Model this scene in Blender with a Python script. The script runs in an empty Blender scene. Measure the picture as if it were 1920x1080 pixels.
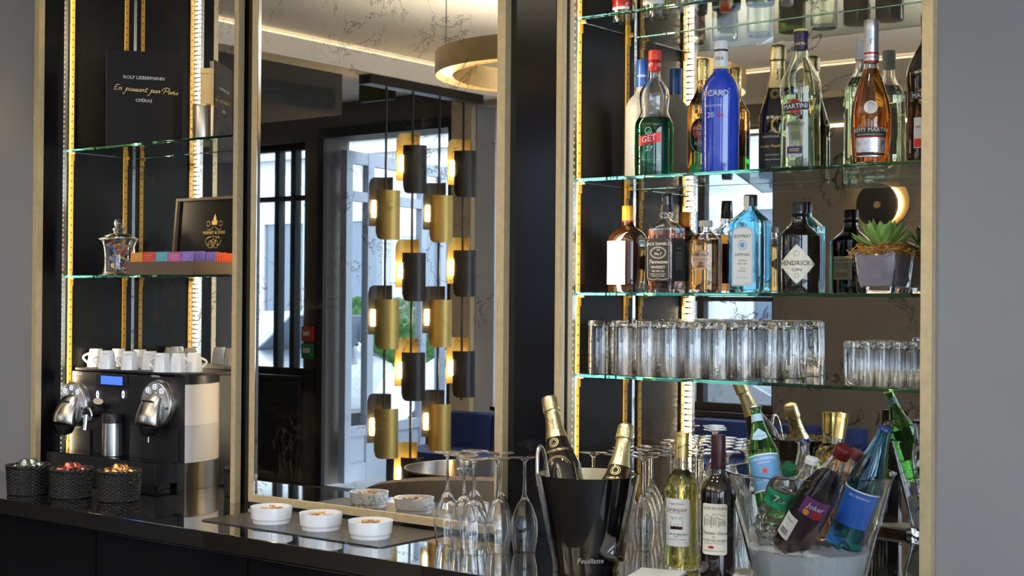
import bpy, bmesh, math, random
from mathutils import Vector, Matrix
PI = math.pi; R = math.radians
S = bpy.context.scene; C = S.collection
random.seed(7)

# ------------------------------------------------------------------ camera, world, exposure
H = 1.5                                        # eye height
YAW, PITCH, ROLL, FPX = 0.6507, 0.0078, 0.0076, 2642.2
_fw = Vector((-math.sin(YAW), math.cos(YAW), 0)); _rt = Vector((math.cos(YAW), math.sin(YAW), 0)); _up = Vector((0, 0, 1))
_f = _fw*math.cos(PITCH) + _up*math.sin(PITCH); _u2 = _up*math.cos(PITCH) - _fw*math.sin(PITCH)
_r = _rt*math.cos(ROLL) + _u2*math.sin(ROLL); _u = _u2*math.cos(ROLL) - _rt*math.sin(ROLL)
cd = bpy.data.cameras.new('camera'); cam = bpy.data.objects.new('camera', cd); C.objects.link(cam)
cd.sensor_width = 36; cd.lens = FPX/1920*36; cd.clip_start = 0.05; cd.clip_end = 200
cam.matrix_world = Matrix(((_r.x, _u.x, -_f.x, 0), (_r.y, _u.y, -_f.y, 0), (_r.z, _u.z, -_f.z, H), (0, 0, 0, 1)))
S.camera = cam
S.view_settings.view_transform = 'Standard'; S.view_settings.look = 'None'
S.view_settings.gamma = 1; S.view_settings.exposure = 0.5; S.view_settings.use_curve_mapping = False
cy = S.cycles
cy.use_denoising = True; cy.max_bounces = 24; cy.transmission_bounces = 24; cy.glossy_bounces = 10; cy.diffuse_bounces = 4
cy.transparent_max_bounces = 24; cy.sample_clamp_indirect = 6; cy.sample_clamp_direct = 0
W = bpy.data.worlds.new('sky'); S.world = W; W.use_nodes = True
W.node_tree.nodes['Background'].inputs[0].default_value = (0.72, 0.86, 1.0, 1)
W.node_tree.nodes['Background'].inputs[1].default_value = 5.0

def ray(x, y): return _f + _r*((x-960)/FPX) - _u*((y-540)/FPX)
def atY(x, y, Y): d = ray(x, y); v = d*(Y/d.y); return Vector((v.x, v.y, v.z+H))
def atZ(x, y, z): d = ray(x, y); v = d*((z-H)/d.z); return Vector((v.x, v.y, z))
def atX(x, y, X): d = ray(x, y); v = d*(X/d.x); return Vector((v.x, v.y, v.z+H))
YG, YM = 2.785, 3.128                          # wall mirror glass, niche mirror
def viaY(x, y, Y, m): v = atY(x, y, 2*m-Y); return Vector((v.x, Y, v.z))   # the place in the room a mirror shows at (x, y)
CT = 0.90                                      # counter top
SH = [2.195, 1.797, 1.518, 1.318]              # right shelves, upper faces
SL = [1.989, 1.5677]                           # left shelves
X1, X2 = -4.058, -1.985                        # inner left sides of the two niches
XE1, XE2 = -3.15, -1.03                        # their right sides
CEIL = 3.05

# ------------------------------------------------------------------ materials
MATS = {}
def new_mat(name):
    m = bpy.data.materials.new(name); m.use_nodes = True
    return m, m.node_tree.nodes, m.node_tree.links, m.node_tree.nodes['Principled BSDF']
def pbr(name, col, rough=.5, metal=0, bump=0, bscale=60, coat=0, trans=0, ior=1.45, emit=None, es=0, vary=0, vscale=6, stretch=None, alpha=1):
    if name in MATS: return MATS[name]
    m, N, L, b = new_mat(name)
    b.inputs['Base Color'].default_value = (*col, 1); b.inputs['Roughness'].default_value = rough
    b.inputs['Metallic'].default_value = metal; b.inputs['Coat Weight'].default_value = coat; b.inputs['Coat Roughness'].default_value = .03
    b.inputs['Transmission Weight'].default_value = trans; b.inputs['IOR'].default_value = ior
    if emit: b.inputs['Emission Color'].default_value = (*emit, 1); b.inputs['Emission Strength'].default_value = es
    tc = N.new('ShaderNodeTexCoord'); mp = N.new('ShaderNodeMapping'); L.new(tc.outputs['Object'], mp.inputs[0])
    if stretch: mp.inputs['Scale'].default_value = stretch
    if vary:
        n = N.new('ShaderNodeTexNoise'); n.inputs['Scale'].default_value = vscale; n.inputs['Detail'].default_value = 5; L.new(mp.outputs[0], n.inputs['Vector'])
        mx = N.new('ShaderNodeMix'); mx.data_type = 'RGBA'; L.new(n.outputs[0], mx.inputs[0])
        mx.inputs[6].default_value = (*[max(0, c*(1-vary)) for c in col], 1); mx.inputs[7].default_value = (*[min(1, c*(1+vary)) for c in col], 1)
        L.new(mx.outputs[2], b.inputs['Base Color'])
    if bump:
        n = N.new('ShaderNodeTexNoise'); n.inputs['Scale'].default_value = bscale; n.inputs['Detail'].default_value = 4; L.new(mp.outputs[0], n.inputs['Vector'])
        bp = N.new('ShaderNodeBump'); bp.inputs['Strength'].default_value = bump; bp.inputs['Distance'].default_value = .01
        L.new(n.outputs[0], bp.inputs['Height']); L.new(bp.outputs[0], b.inputs['Normal'])
    MATS[name] = m; return m
def glass(name, col=(1, 1, 1), rough=0, ior=1.45): return pbr(name, col, rough, trans=1, ior=ior)
def mirror(name, tint, dirt, vein, scale=7.0):
    m, N, L, b = new_mat(name)
    b.inputs['Metallic'].default_value = 1; b.inputs['Roughness'].default_value = .012; b.inputs['Base Color'].default_value = (*tint, 1)
    tc = N.new('ShaderNodeTexCoord')
    d = N.new('ShaderNodeBsdfDiffuse'); d.inputs[0].default_value = (*dirt, 1)
    n1 = N.new('ShaderNodeTexNoise'); n1.inputs['Scale'].default_value = scale; n1.inputs['Detail'].default_value = 9; n1.inputs['Roughness'].default_value = .62; n1.inputs['Distortion'].default_value = .9
    L.new(tc.outputs['Object'], n1.inputs['Vector'])
    a = N.new('ShaderNodeMath'); a.operation = 'SUBTRACT'; a.inputs[1].default_value = .5; L.new(n1.outputs[0], a.inputs[0])
    ab = N.new('ShaderNodeMath'); ab.operation = 'ABSOLUTE'; L.new(a.outputs[0], ab.inputs[0])
    r1 = N.new('ShaderNodeMapRange'); r1.inputs[1].default_value = .0; r1.inputs[2].default_value = .013; r1.inputs[3].default_value = 1; r1.inputs[4].default_value = 0; L.new(ab.outputs[0], r1.inputs[0])
    n2 = N.new('ShaderNodeTexNoise'); n2.inputs['Scale'].default_value = scale*.55; n2.inputs['Detail'].default_value = 3; L.new(tc.outputs['Object'], n2.inputs['Vector'])
    r2 = N.new('ShaderNodeMapRange'); r2.inputs[1].default_value = .45; r2.inputs[2].default_value = .56; L.new(n2.outputs[0], r2.inputs[0])
    mu = N.new('ShaderNodeMath'); mu.operation = 'MULTIPLY'; L.new(r1.outputs[0], mu.inputs[0]); L.new(r2.outputs[0], mu.inputs[1])
    # fine grain haze of the old silvering
    n3 = N.new('ShaderNodeTexNoise'); n3.inputs['Scale'].default_value = 260; n3.inputs['Detail'].default_value = 2; L.new(tc.outputs['Object'], n3.inputs['Vector'])
    r3 = N.new('ShaderNodeMapRange'); r3.inputs[1].default_value = .6; r3.inputs[2].default_value = .8; r3.inputs[4].default_value = .35; L.new(n3.outputs[0], r3.inputs[0])
    ad = N.new('ShaderNodeMath'); ad.operation = 'MULTIPLY'; ad.inputs[1].default_value = vein; L.new(mu.outputs[0], ad.inputs[0])
    ad2 = N.new('ShaderNodeMath'); ad2.operation = 'MAXIMUM'; L.new(ad.outputs[0], ad2.inputs[0]); L.new(r3.outputs[0], ad2.inputs[1])
    ms = N.new('ShaderNodeMixShader'); L.new(ad2.outputs[0], ms.inputs[0]); L.new(b.outputs[0], ms.inputs[1]); L.new(d.outputs[0], ms.inputs[2])
    L.new(ms.outputs[0], N['Material Output'].inputs[0]); MATS[name] = m; return m
def shelf_glass():
    m, N, L, b = new_mat('shelf_glass')
    b.inputs['Base Color'].default_value = (.93, 1, .97, 1); b.inputs['Transmission Weight'].default_value = 1; b.inputs['Roughness'].default_value = 0; b.inputs['IOR'].default_value = 1.5
    v = N.new('ShaderNodeVolumeAbsorption'); v.inputs[0].default_value = (.42, .86, .72, 1); v.inputs[1].default_value = 4.5; L.new(v.outputs[0], N['Material Output'].inputs['Volume'])
    MATS['shelf_glass'] = m; return m
def pane(name='window_pane'):
    m, N, L, b = new_mat(name)
    t = N.new('ShaderNodeBsdfTransparent'); t.inputs[0].default_value = (.96, .98, 1, 1); g = N.new('ShaderNodeBsdfGlossy'); g.inputs['Roughness'].default_value = .01
    lw = N.new('ShaderNodeLayerWeight'); lw.inputs[0].default_value = .5; pw = N.new('ShaderNodeMath'); pw.operation = 'POWER'; pw.inputs[1].default_value = 4; L.new(lw.outputs['Facing'], pw.inputs[0])
    fr = N.new('ShaderNodeMath'); fr.operation = 'MULTIPLY_ADD'; fr.inputs[1].default_value = .7; fr.inputs[2].default_value = .04; L.new(pw.outputs[0], fr.inputs[0]); ms = N.new('ShaderNodeMixShader')
    L.new(fr.outputs[0], ms.inputs[0]); L.new(t.outputs[0], ms.inputs[1]); L.new(g.outputs[0], ms.inputs[2]); L.new(ms.outputs[0], N['Material Output'].inputs[0])
    MATS[name] = m; return m
def emission(name, col, st):
    m, N, L, b = new_mat(name); e = N.new('ShaderNodeEmission'); e.inputs[0].default_value = (*col, 1); e.inputs[1].default_value = st
    L.new(e.outputs[0], N['Material Output'].inputs[0]); MATS[name] = m; return m

M_mirror = mirror('antique_mirror', (.87, .85, .80), (.055, .045, .03), .68, 6.5)
M_nmirror = mirror('niche_mirror', (.82, .80, .76), (.035, .030, .022), .95, 6.0)
M_shelf = shelf_glass(); M_pane = pane()
M_brass = pbr('aged_brass', (.62, .47, .25), .34, 1, bump=.05, bscale=300, vary=.15, vscale=25)
M_brassy = pbr('champagne_metal', (.74, .58, .34), .45, .6, bump=.06, bscale=400, vary=.2, vscale=60)
M_rail = pbr('yellow_brass', (.40, .235, .035), .5, .25)
M_slot = pbr('slot_dark', (.02, .012, .008), .8)
M_black = pbr('black_lacquer', (.006, .006, .008), .14, 0)
M_black.node_tree.nodes['Principled BSDF'].inputs['Specular IOR Level'].default_value = .3
M_side = pbr('speckled_black', (.003, .003, .004), .20, 0, bump=.12, bscale=420)
M_side.node_tree.nodes['Principled BSDF'].inputs['Specular IOR Level'].default_value = .12
M_counter = pbr('black_granite', (.010, .009, .008), .045, 0, coat=1, vary=.5, vscale=220)
M_cabinet = pbr('black_cabinet', (.008, .008, .009), .2, 0)
M_wall = pbr('grey_paint', (.215, .215, .235), .75, bump=.03, bscale=200)
M_plaster = pbr('beige_plaster', (.36, .32, .26), .8, bump=.05, bscale=90, vary=.15, vscale=3)
M_dplaster = pbr('taupe_plaster', (.13, .115, .095), .8, vary=.15, vscale=3)
M_ceil = pbr('ceiling_white', (.80, .75, .66), .85, vary=.08, vscale=3)
M_dark = pbr('dark_paint', (.018, .019, .022), .5)
M_floor = pbr('dark_oak', (.035, .026, .020), .62, vary=.4, vscale=8, stretch=(1, 12, 1))
M_steel = pbr('brushed_steel', (.62, .60, .57), .24, 1, bump=.04, bscale=120, stretch=(60, 60, 1))
M_chrome = pbr('chrome', (.8, .8, .82), .07, 1)
M_white = pbr('white_porcelain', (.80, .80, .82), .12, coat=.5)
M_paper = pbr('white_paper', (.78, .77, .74), .6)
M_cream = pbr('cream_paper', (.74, .70, .58), .6)
M_ink = pbr('black_ink', (.012, .012, .012), .6)
M_wink = pbr('white_ink', (.8, .8, .8), .5)
M_gold = pbr('gold_ink', (.85, .62, .2), .35, .7)
M_goldfoil = pbr('gold_foil', (.83, .66, .28), .28, 1, bump=.25, bscale=140)
M_gfoil2 = pbr('pale_gold_foil', (.80, .68, .38), .30, 1, bump=.18, bscale=220); M_capsule = pbr('gold_capsule', (.83, .62, .22), .27, .9)
M_clear = glass('clear_glass'); M_crystal = glass('crystal_glass', (1, 1, 1), 0, 1.5)
M_led = emission('led_glow', (1, .80, .50), 125)
M_led2 = emission('led_spill', (1, .78, .48), .6)
M_bulb = emission('bulb_glow', (1, .68, .30), 40)
M_cove = emission('cove_glow', (1, .80, .52), 1.15)
M_uplight = emission('uplight_glow', (1, .91, .76), 42)
M_ringl = emission('ring_glow', (1, .85, .6), 2.2)

# ------------------------------------------------------------------ mesh helpers
def obj(name, bm, mat, parent=None, smooth=False, matrix=None):
    me = bpy.data.meshes.new(name); bmesh.ops.recalc_face_normals(bm, faces=bm.faces); bm.to_mesh(me); bm.free()
    for m in (mat if isinstance(mat, (list, tuple)) else [mat]): me.materials.append(m)
    if smooth:
        for p in me.polygons: p.use_smooth = True
        try: me.set_sharp_from_angle(angle=R(38))
        except Exception: pass
    o = bpy.data.objects.new(name, me); C.objects.link(o)
    if parent: o.parent = parent
    if matrix is not None: o.matrix_local = matrix
    return o
def thing(name, label, cat, loc=(0, 0, 0), rz=0, group=None, matrix=None):
    o = bpy.data.objects.new(name, None); C.objects.link(o); o.empty_display_size = .05
    o.location = loc; o.rotation_euler = (0, 0, rz)
    if matrix is not None: o.matrix_world = matrix
    o['label'] = label; o['category'] = cat
    if group: o['group'] = group
    return o
def tag(o, label, cat, group=None, kind=None):
    o['label'] = label; o['category'] = cat
    if group: o['group'] = group
    if kind: o['kind'] = kind
    return o
def struct(name, bm, mat, label=None, smooth=False):
    o = obj(name, bm, mat, None, smooth); o['kind'] = 'structure'
    o['label'] = label or name.replace('_', ' '); o['category'] = name.split('_')[0]; return o
def copy_tree(o, parent=None):
    c = o.copy(); C.objects.link(c)
    if parent: c.parent = parent
    for ch in list(o.children): copy_tree(ch, c)
    return c
def clone(o, loc, label, rz=None, group=None):
    c = copy_tree(o); c.location = loc; c['label'] = label
    if rz is not None: c.rotation_euler = (0, 0, rz)
    if group: c['group'] = group
    return c
def NB(): return bmesh.new()
def box(bm, x0, x1, y0, y1, z0, z1, bev=0, mi=0):
    vs = [bm.verts.new((x, y, z)) for z in (z0, z1) for x, y in ((x0, y0), (x1, y0), (x1, y1), (x0, y1))]
    fs = [bm.faces.new([vs[i] for i in q]) for q in ((0, 3, 2, 1), (4, 5, 6, 7), (0, 1, 5, 4), (1, 2, 6, 5), (2, 3, 7, 6), (3, 0, 4, 7))]
    for f in fs: f.material_index = mi
    if bev:
        es = list({e for f in fs for e in f.edges}); bmesh.ops.bevel(bm, geom=es, offset=bev, segments=2, profile=.7, affect='EDGES')
    return bm
def Bx(*a, **k): return box(NB(), *a, **k)
def loft(bm, secs, seg=40, cap0=True, cap1=True, mi=0, cx=0, cyy=0):
    """secs: (z, rx, ry, n) rings of a superellipse; n = 2 is round"""
    rings = []
    for s in secs:
        z, rx = s[0], s[1]; ry = s[2] if len(s) > 2 and s[2] else rx; n = s[3] if len(s) > 3 else 2
        ox = s[4] if len(s) > 4 else 0; oy = s[5] if len(s) > 5 else 0
        rg = []
        for i in range(seg):
            t = 2*PI*i/seg; c, q = math.cos(t), math.sin(t)
            if n == 2: x, y = c, q
            else:
                k = (abs(c)**n + abs(q)**n)**(-1/n); x, y = c*k, q*k
            rg.append(bm.verts.new((cx+ox+rx*x, cyy+oy+ry*y, z)))
        rings.append(rg)
    for a, b in zip(rings, rings[1:]):
        for i in range(seg):
            f = bm.faces.new((a[i], a[(i+1) % seg], b[(i+1) % seg], b[i])); f.material_index = mi
    if cap0: bm.faces.new(rings[0][::-1]).material_index = mi
    if cap1: bm.faces.new(rings[-1]).material_index = mi
    return bm
def sm(secs, k=3):
    """refine a profile with a Catmull-Rom spline"""
    P = [tuple(list(s)+[None]*(2-len(s))) for s in secs]
    P = [(s[0], s[1], (s[2] if len(s) > 2 and s[2] else s[1]), (s[3] if len(s) > 3 else 2)) for s in secs]
    out = []
    for i in range(len(P)-1):
        p0, p1, p2, p3 = P[max(i-1, 0)], P[i], P[i+1], P[min(i+2, len(P)-1)]
        for j in range(k):
            t = j/k
            q = []
            for c in range(4):
                a, b, cc, d = p0[c], p1[c], p2[c], p3[c]
                v = .5*((2*b)+(-a+cc)*t+(2*a-5*b+4*cc-d)*t*t+(-a+3*b-3*cc+d)*t**3)
                lo, hi = min(b, cc), max(b, cc)
                q.append(min(max(v, lo), hi) if c in (0, 3) else v)
            out.append(tuple(q))
    out.append(P[-1]); return out
def shell(bm, secs, t=.003, floor=.006, seg=40, mi=0):
    """a hollow open-topped vessel: outer wall, rim, inner wall"""
    out = [tuple(s) for s in secs]
    inn = [(max(s[0], floor), max(s[1]-t, .0008), max((s[2] if len(s) > 2 and s[2] else s[1])-t, .0008), (s[3] if len(s) > 3 else 2)) for s in secs if s[0] >= floor or s is secs[0]]
    inn = [i for i in inn if i[0] > floor+1e-5] 
    base = min(secs, key=lambda s: abs(s[0]-floor))
    # inner floor ring
    def at(z):
        for a, b in zip(out, out[1:]):
            if a[0] <= z <= b[0] and b[0] > a[0]:
                k = (z-a[0])/(b[0]-a[0]); ga = lambda s, i: (s[i] if len(s) > i and s[i] else (s[1] if i == 2 else 2))
                return [ga(a, i)+(ga(b, i)-ga(a, i))*k for i in (1, 2, 3)]
        s = out[-1]; return [s[1], s[2] if len(s) > 2 and s[2] else s[1], s[3] if len(s) > 3 else 2]
    rx, ry, n = at(floor)
    inn = [(floor, max(rx-t*1.8, .001), max(ry-t*1.8, .001), n)] + inn
    loft(bm, out + inn[::-1], seg, True, True, mi); return bm
def tube(bm, pts, r, seg=8, cap=True, mi=0):
    pts = [Vector(p) for p in pts]; rings = []
    rr = r if isinstance(r, (list, tuple)) else [r]*len(pts)
    ref = None
    for i, p in enumerate(pts):
        d = (pts[min(i+1, len(pts)-1)] - pts[max(i-1, 0)]).normalized()
        if ref is None: ref = d.orthogonal().normalized()
        u = (ref - d*ref.dot(d)).normalized(); v = d.cross(u); ref = u
        rings.append([bm.verts.new(p + (u*math.cos(2*PI*k/seg) + v*math.sin(2*PI*k/seg))*rr[i]) for k in range(seg)])
    for a, b in zip(rings, rings[1:]):
        for k in range(seg): bm.faces.new((a[k], a[(k+1) % seg], b[(k+1) % seg], b[k])).material_index = mi
    if cap: bm.faces.new(rings[0][::-1]).material_index = mi; bm.faces.new(rings[-1]).material_index = mi
    return bm
def arcstrip(bm, r, a0, a1, z0, z1, n=14, t=0, r1=None, corner=0):
    """curved label on a cylinder, angles in degrees; optional cone radius r1 at the top"""
    r1 = r if r1 is None else r1; A = [R(a0+(a1-a0)*i/n) for i in range(n+1)]
    lo = [bm.verts.new((r*math.cos(a), r*math.sin(a), z0+(corner if i in (0, n) else 0))) for i, a in enumerate(A)]
    hi = [bm.verts.new((r1*math.cos(a), r1*math.sin(a), z1-(corner if i in (0, n) else 0))) for i, a in enumerate(A)]
    for i in range(n): bm.faces.new((lo[i], lo[i+1], hi[i+1], hi[i]))
    return bm
def prism(bm, pts, y0, y1, mi=0):
    """outline in x,z extruded along y"""
    a = [bm.verts.new((p[0], y0, p[1])) for p in pts]; b = [bm.verts.new((p[0], y1, p[1])) for p in pts]
    bm.faces.new(a); bm.faces.new(b[::-1])
    for i in range(len(pts)): bm.faces.new((a[i], b[i], b[(i+1) % len(pts)], a[(i+1) % len(pts)]))
    for f in bm.faces: f.material_index = mi
    return bm
def plate(bm, pts, z0, z1):
    a = [bm.verts.new((p[0], p[1], z0)) for p in pts]; b = [bm.verts.new((p[0], p[1], z1)) for p in pts]
    bm.faces.new(a[::-1]); bm.faces.new(b)
    for i in range(len(pts)): bm.faces.new((a[i], a[(i+1) % len(pts)], b[(i+1) % len(pts)], b[i]))
    return bm
_tc = {}
def text_geo(s, size, bold=0, shear=0, sx=1):
    k = (s, bold, shear)
    if k not in _tc:
        cu = bpy.data.curves.new('t', 'FONT'); cu.body = s; cu.size = 1; cu.offset = 0; cu.shear = shear; cu.resolution_u = 2
        cu.align_x = 'CENTER'; cu.align_y = 'CENTER'
        o = bpy.data.objects.new('t', cu); C.objects.link(o); dg = bpy.context.evaluated_depsgraph_get(); dg.update()
        me = bpy.data.meshes.new_from_object(o.evaluated_get(dg))
        _tc[k] = ([(v.co.x, v.co.y) for v in me.vertices], [tuple(p.vertices) for p in me.polygons])
        bpy.data.objects.remove(o); bpy.data.curves.remove(cu); bpy.data.meshes.remove(me)
    V, F = _tc[k]; return [(x*size*sx, y*size) for x, y in V], F
def letters(lines, place, mat, parent, name='lettering', label=None):
    """lines: (text, size, u, v[, bold, shear, stretch]); place maps (u, v) to a point"""
    bm = NB()
    for l in lines:
        s, size, u, v = l[:4]; bold = l[4] if len(l) > 4 else 0; sh = l[5] if len(l) > 5 else 0; sx = l[6] if len(l) > 6 else 1
        if len(l) > 7: rot = R(l[7])
        else: rot = 0
        V, F = text_geo(s, size, bold, sh, sx); vs = []
        for a, b in V:
            a, b = a*math.cos(rot)-b*math.sin(rot), a*math.sin(rot)+b*math.cos(rot)
            vs.append(bm.verts.new(place(u+a, v+b)))
        for f in F:
            try: bm.faces.new([vs[i] for i in f])
            except ValueError: pass
    return obj(name, bm, mat, parent)
def strokes(lines, w, place, mat, parent, name='ornament'):
    """flat pen strokes: polylines in u, v widened to w"""
    bm = NB()
    for P in lines:
        P = [Vector(p) for p in P]; L = []; Q = []
        for i, p in enumerate(P):
            d = (P[min(i+1, len(P)-1)]-P[max(i-1, 0)]); d = d.normalized() if d.length > 0 else Vector((1, 0)); n = Vector((-d.y, d.x))*w/2
            L.append(bm.verts.new(place(*(p+n)))); Q.append(bm.verts.new(place(*(p-n))))
        for i in range(len(P)-1): bm.faces.new((L[i], L[i+1], Q[i+1], Q[i]))
    return obj(name, bm, mat, parent)
def cyl(r, a0=-90): return lambda u, v, r=r, a0=a0: (r*math.cos(R(a0)+u/r), r*math.sin(R(a0)+u/r), v)
def flat(y, x0=0): return lambda u, v: (x0+u, y, v)
def circ(cx, cz, r, n=24, a0=0, a1=360, ry=None): return [(cx+r*math.cos(R(a0+(a1-a0)*i/n)), cz+(ry or r)*math.sin(R(a0+(a1-a0)*i/n))) for i in range(n+1)]
def disc_on(bm, place, cx, cz, r, n=24, ry=None):
    vs = [bm.verts.new(place(*p)) for p in circ(cx, cz, r, n, ry=ry)[:-1]]; bm.faces.new(vs); return bm
def poly_on(bm, place, pts):
    bm.faces.new([bm.verts.new(place(*p)) for p in pts]); return bm
def grid_on(bm, place, u0, u1, v0, v1, n=10):
    lo = [bm.verts.new(place(u0+(u1-u0)*i/n, v0)) for i in range(n+1)]; hi = [bm.verts.new(place(u0+(u1-u0)*i/n, v1)) for i in range(n+1)]
    for i in range(n): bm.faces.new((lo[i], lo[i+1], hi[i+1], hi[i]))
    return bm
def lerp_sec(secs, z, d=0):
    P = secs
    for a, b in zip(P, P[1:]):
        if a[0] <= z <= b[0] and b[0] > a[0]:
            k = (z-a[0])/(b[0]-a[0]); return tuple([z]+[a[i]+(b[i]-a[i])*k-d for i in (1, 2)]+[a[3]+(b[3]-a[3])*k])
    return (z, P[-1][1]-d, P[-1][2]-d, P[-1][3])
def liquid_secs(secs, t, floor, level):
    e = t-.0004; s = [lerp_sec(secs, floor-.0004, t*1.8-.0004)] + [(q[0], q[1]-e, q[2]-e, q[3]) for q in secs if floor+.001 < q[0] < level] + [lerp_sec(secs, level, e)]
    return s
exec_parts = []

# ------------------------------------------------------------------ the room
FY = -2.5                                       # street wall
XL, XR = -9.7, 2.4
struct('floor', Bx(XL, XR, FY, 3.3, -.1, 0), M_floor, 'dark wooden floor')
struct('ceiling', Bx(XL, XR, FY, 3.3, CEIL, CEIL+.1), M_ceil, 'pale ceiling')
struct('wall_left', Bx(XL-.2, XL, FY-.2, 3.3, 0, CEIL), M_dplaster, 'taupe end wall')
bm = NB(); box(bm, XR, XR+.2, FY-.2, -1.8, 0, CEIL); box(bm, XR, XR+.2, 1.9, 3.3, 0, CEIL); box(bm, XR, XR+.2, -1.8, 1.9, 0, .4); box(bm, XR, XR+.2, -1.8, 1.9, 2.85, CEIL)  # opening added out of view to bring more daylight onto the bar
struct('wall_right', bm, M_wall, 'grey end wall with an added wide window')
w6 = struct('window_6', prism(NB(), [(-1.8, .4), (-1.8, 2.85), (1.9, 2.85), (1.9, .4), (1.84, .46), (1.84, 2.79), (-1.74, 2.79), (-1.74, .46)], -.03, .03), M_dark, 'added unseen side window behind the photographer, for more daylight'); w6.rotation_euler = (0, 0, PI/2); w6.location = (XR+.1, 0, 0)
struct('wall_bar_left', Bx(XL, -4.084, 2.775, 3.3, 0, CEIL), M_wall, 'grey painted wall left of the lit niches')
struct('wall_bar_right', Bx(-1.067, XR, 2.848, 3.3, 0, CEIL), M_wall, 'blue grey painted wall right of the bottle shelves')
struct('wall_bar_back', Bx(-4.3, -.9, 3.15, 3.3, 0, CEIL), M_wall, 'masonry wall behind the niches')
# street wall with its openings
w1r = viaY(570, 500, FY, YG).x; w1b = viaY(530, 703, FY, YG).z; w1t = viaY(530, 268, FY, YG).z
d0 = viaY(612, 500, FY, YG).x; d1 = viaY(845, 500, FY, YG).x; dt = viaY(730, 250, FY, YG).z
w2l = d1+.42; w2r = viaY(1450, 500, FY, YM).x; w2t = viaY(1400, 236, FY, YM).z; w2b = viaY(1400, 775, FY, YM).z
ops = [(XL+.1, w1r, w1b, w1t), (d0, d1, 0.0, dt), (w2l, w2r, w2b, w2t), (-2.9, -1.2, .25, 2.8), (-1.0, .6, .25, 2.8), (.8, 2.3, .25, 2.8)]
bm = NB(); px = XL
for a, b, z0, z1 in ops:
    if a > px: box(bm, px, a, FY-.25, FY, 0, CEIL)
    if z0 > 0: box(bm, a, b, FY-.25, FY, 0, z0)
    box(bm, a, b, FY-.25, FY, z1, CEIL); px = b
box(bm, px, XR, FY-.25, FY, 0, CEIL)
struct('wall_street', bm, M_dplaster, 'taupe plaster wall with windows onto the street, seen in the mirrors')
def window(n, a, b, z0, z1, muls, trans, mat, label):
    bm = NB(); f = .055; y0, y1 = FY-.16, FY-.09
    for (p, q, r, s) in ((a, b, z0, z0+f), (a, b, z1-f, z1)): box(bm, p, q, y0, y1, r, s)
    for x in [a+f/2, b-f/2]+muls: box(bm, x-f/2, x+f/2, y0, y1, z0+f, z1-f)
    for z in trans: box(bm, a+f, b-f, y0+.005, y1-.005, z-.02, z+.02)
    w = struct('window_%d' % n, bm, mat, label)
    obj('pane', Bx(a+f, b-f, FY-.128, FY-.122, z0+f, z1-f), M_pane, w); 
    obj('sill', Bx(a, b, FY-.09, FY+.05, z0-.03, z0), M_dark, w)
    return w
window(1, *ops[0], [w1r-.42, viaY(533, 500, FY, YG).x], [w1t-.45], M_dark, 'dark framed street window at the left of the mirror')
window(2, *ops[2], [w2r-.62, w2r-1.2], [viaY(1400, 560, FY, YM).z], M_dark, 'street window above the blue banquette')
for i in (3, 4, 5): window(i, *ops[i], [(ops[i][0]+ops[i][1])/2], [2.2], M_dark, 'extra unseen street window behind the photographer, number %d' % i)  # unseen extra windows, put in to light the bar front by day
tr = struct('trim_1', prism(NB(), [(d0-.07, 0), (d0-.07, dt+.08), (d1+.07, dt+.08), (d1+.07, 0), (d1, 0), (d1, dt), (d0, dt), (d0, 0)], FY, FY+.04), M_dark, 'black moulded surround of the street doorway')
tr = struct('trim_2', Bx(XL, w1r, FY, FY+.06, .12, w1b-.05), M_dark, 'black panelling under the left street window')
struct('trim_7', Bx(d1+.08, d1+.27, FY, FY+.10, 0, CEIL), pbr('pendant_lit_beige', (.62, .52, .38), .8), 'beige plaster pier right of the street doorway, pendant glow in its colour')  # the pendants' warm light on this wall is put into the lighter beige
struct('trim_8', Bx(d1+.28, w2l+.03, FY, FY+.05, 0, CEIL), pbr('pale_blue_jamb', (.50, .55, .62), .7), 'pale jamb beside the banquette window')
# glazed door leaf standing open outside the doorway
M_bluegrey = pbr('blue_grey_paint', (.30, .34, .42), .5)
def door_leaf():
    L, top = 2.05, 2.68
    bm = NB(); t = .06
    xs = [0, .32, 1.18, 1.52, L-.09]
    for x in xs: box(bm, x, x+.09, 0, t, .02, top)
    for z0, z1 in ((.02, .16), (.38, .46), (2.28, 2.36), (top-.1, top)): box(bm, .09, L-.09, .004, t-.004, z0, z1)
    o = struct('door_1', bm, M_bluegrey, 'grey blue glazed door screen standing open in the street doorway')
    obj('pane', Bx(.09, L-.09, .026, .034, .46, top-.1), M_pane, o); obj('kick_panel', Bx(.09, L-.09, .02, .04, .16, .38), M_bluegrey, o)
    o.location = (d0+.10, FY-.05, 0); a = math.atan2(-.983, -.181); o.rotation_euler = (0, 0, a); return o
door_leaf()
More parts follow.
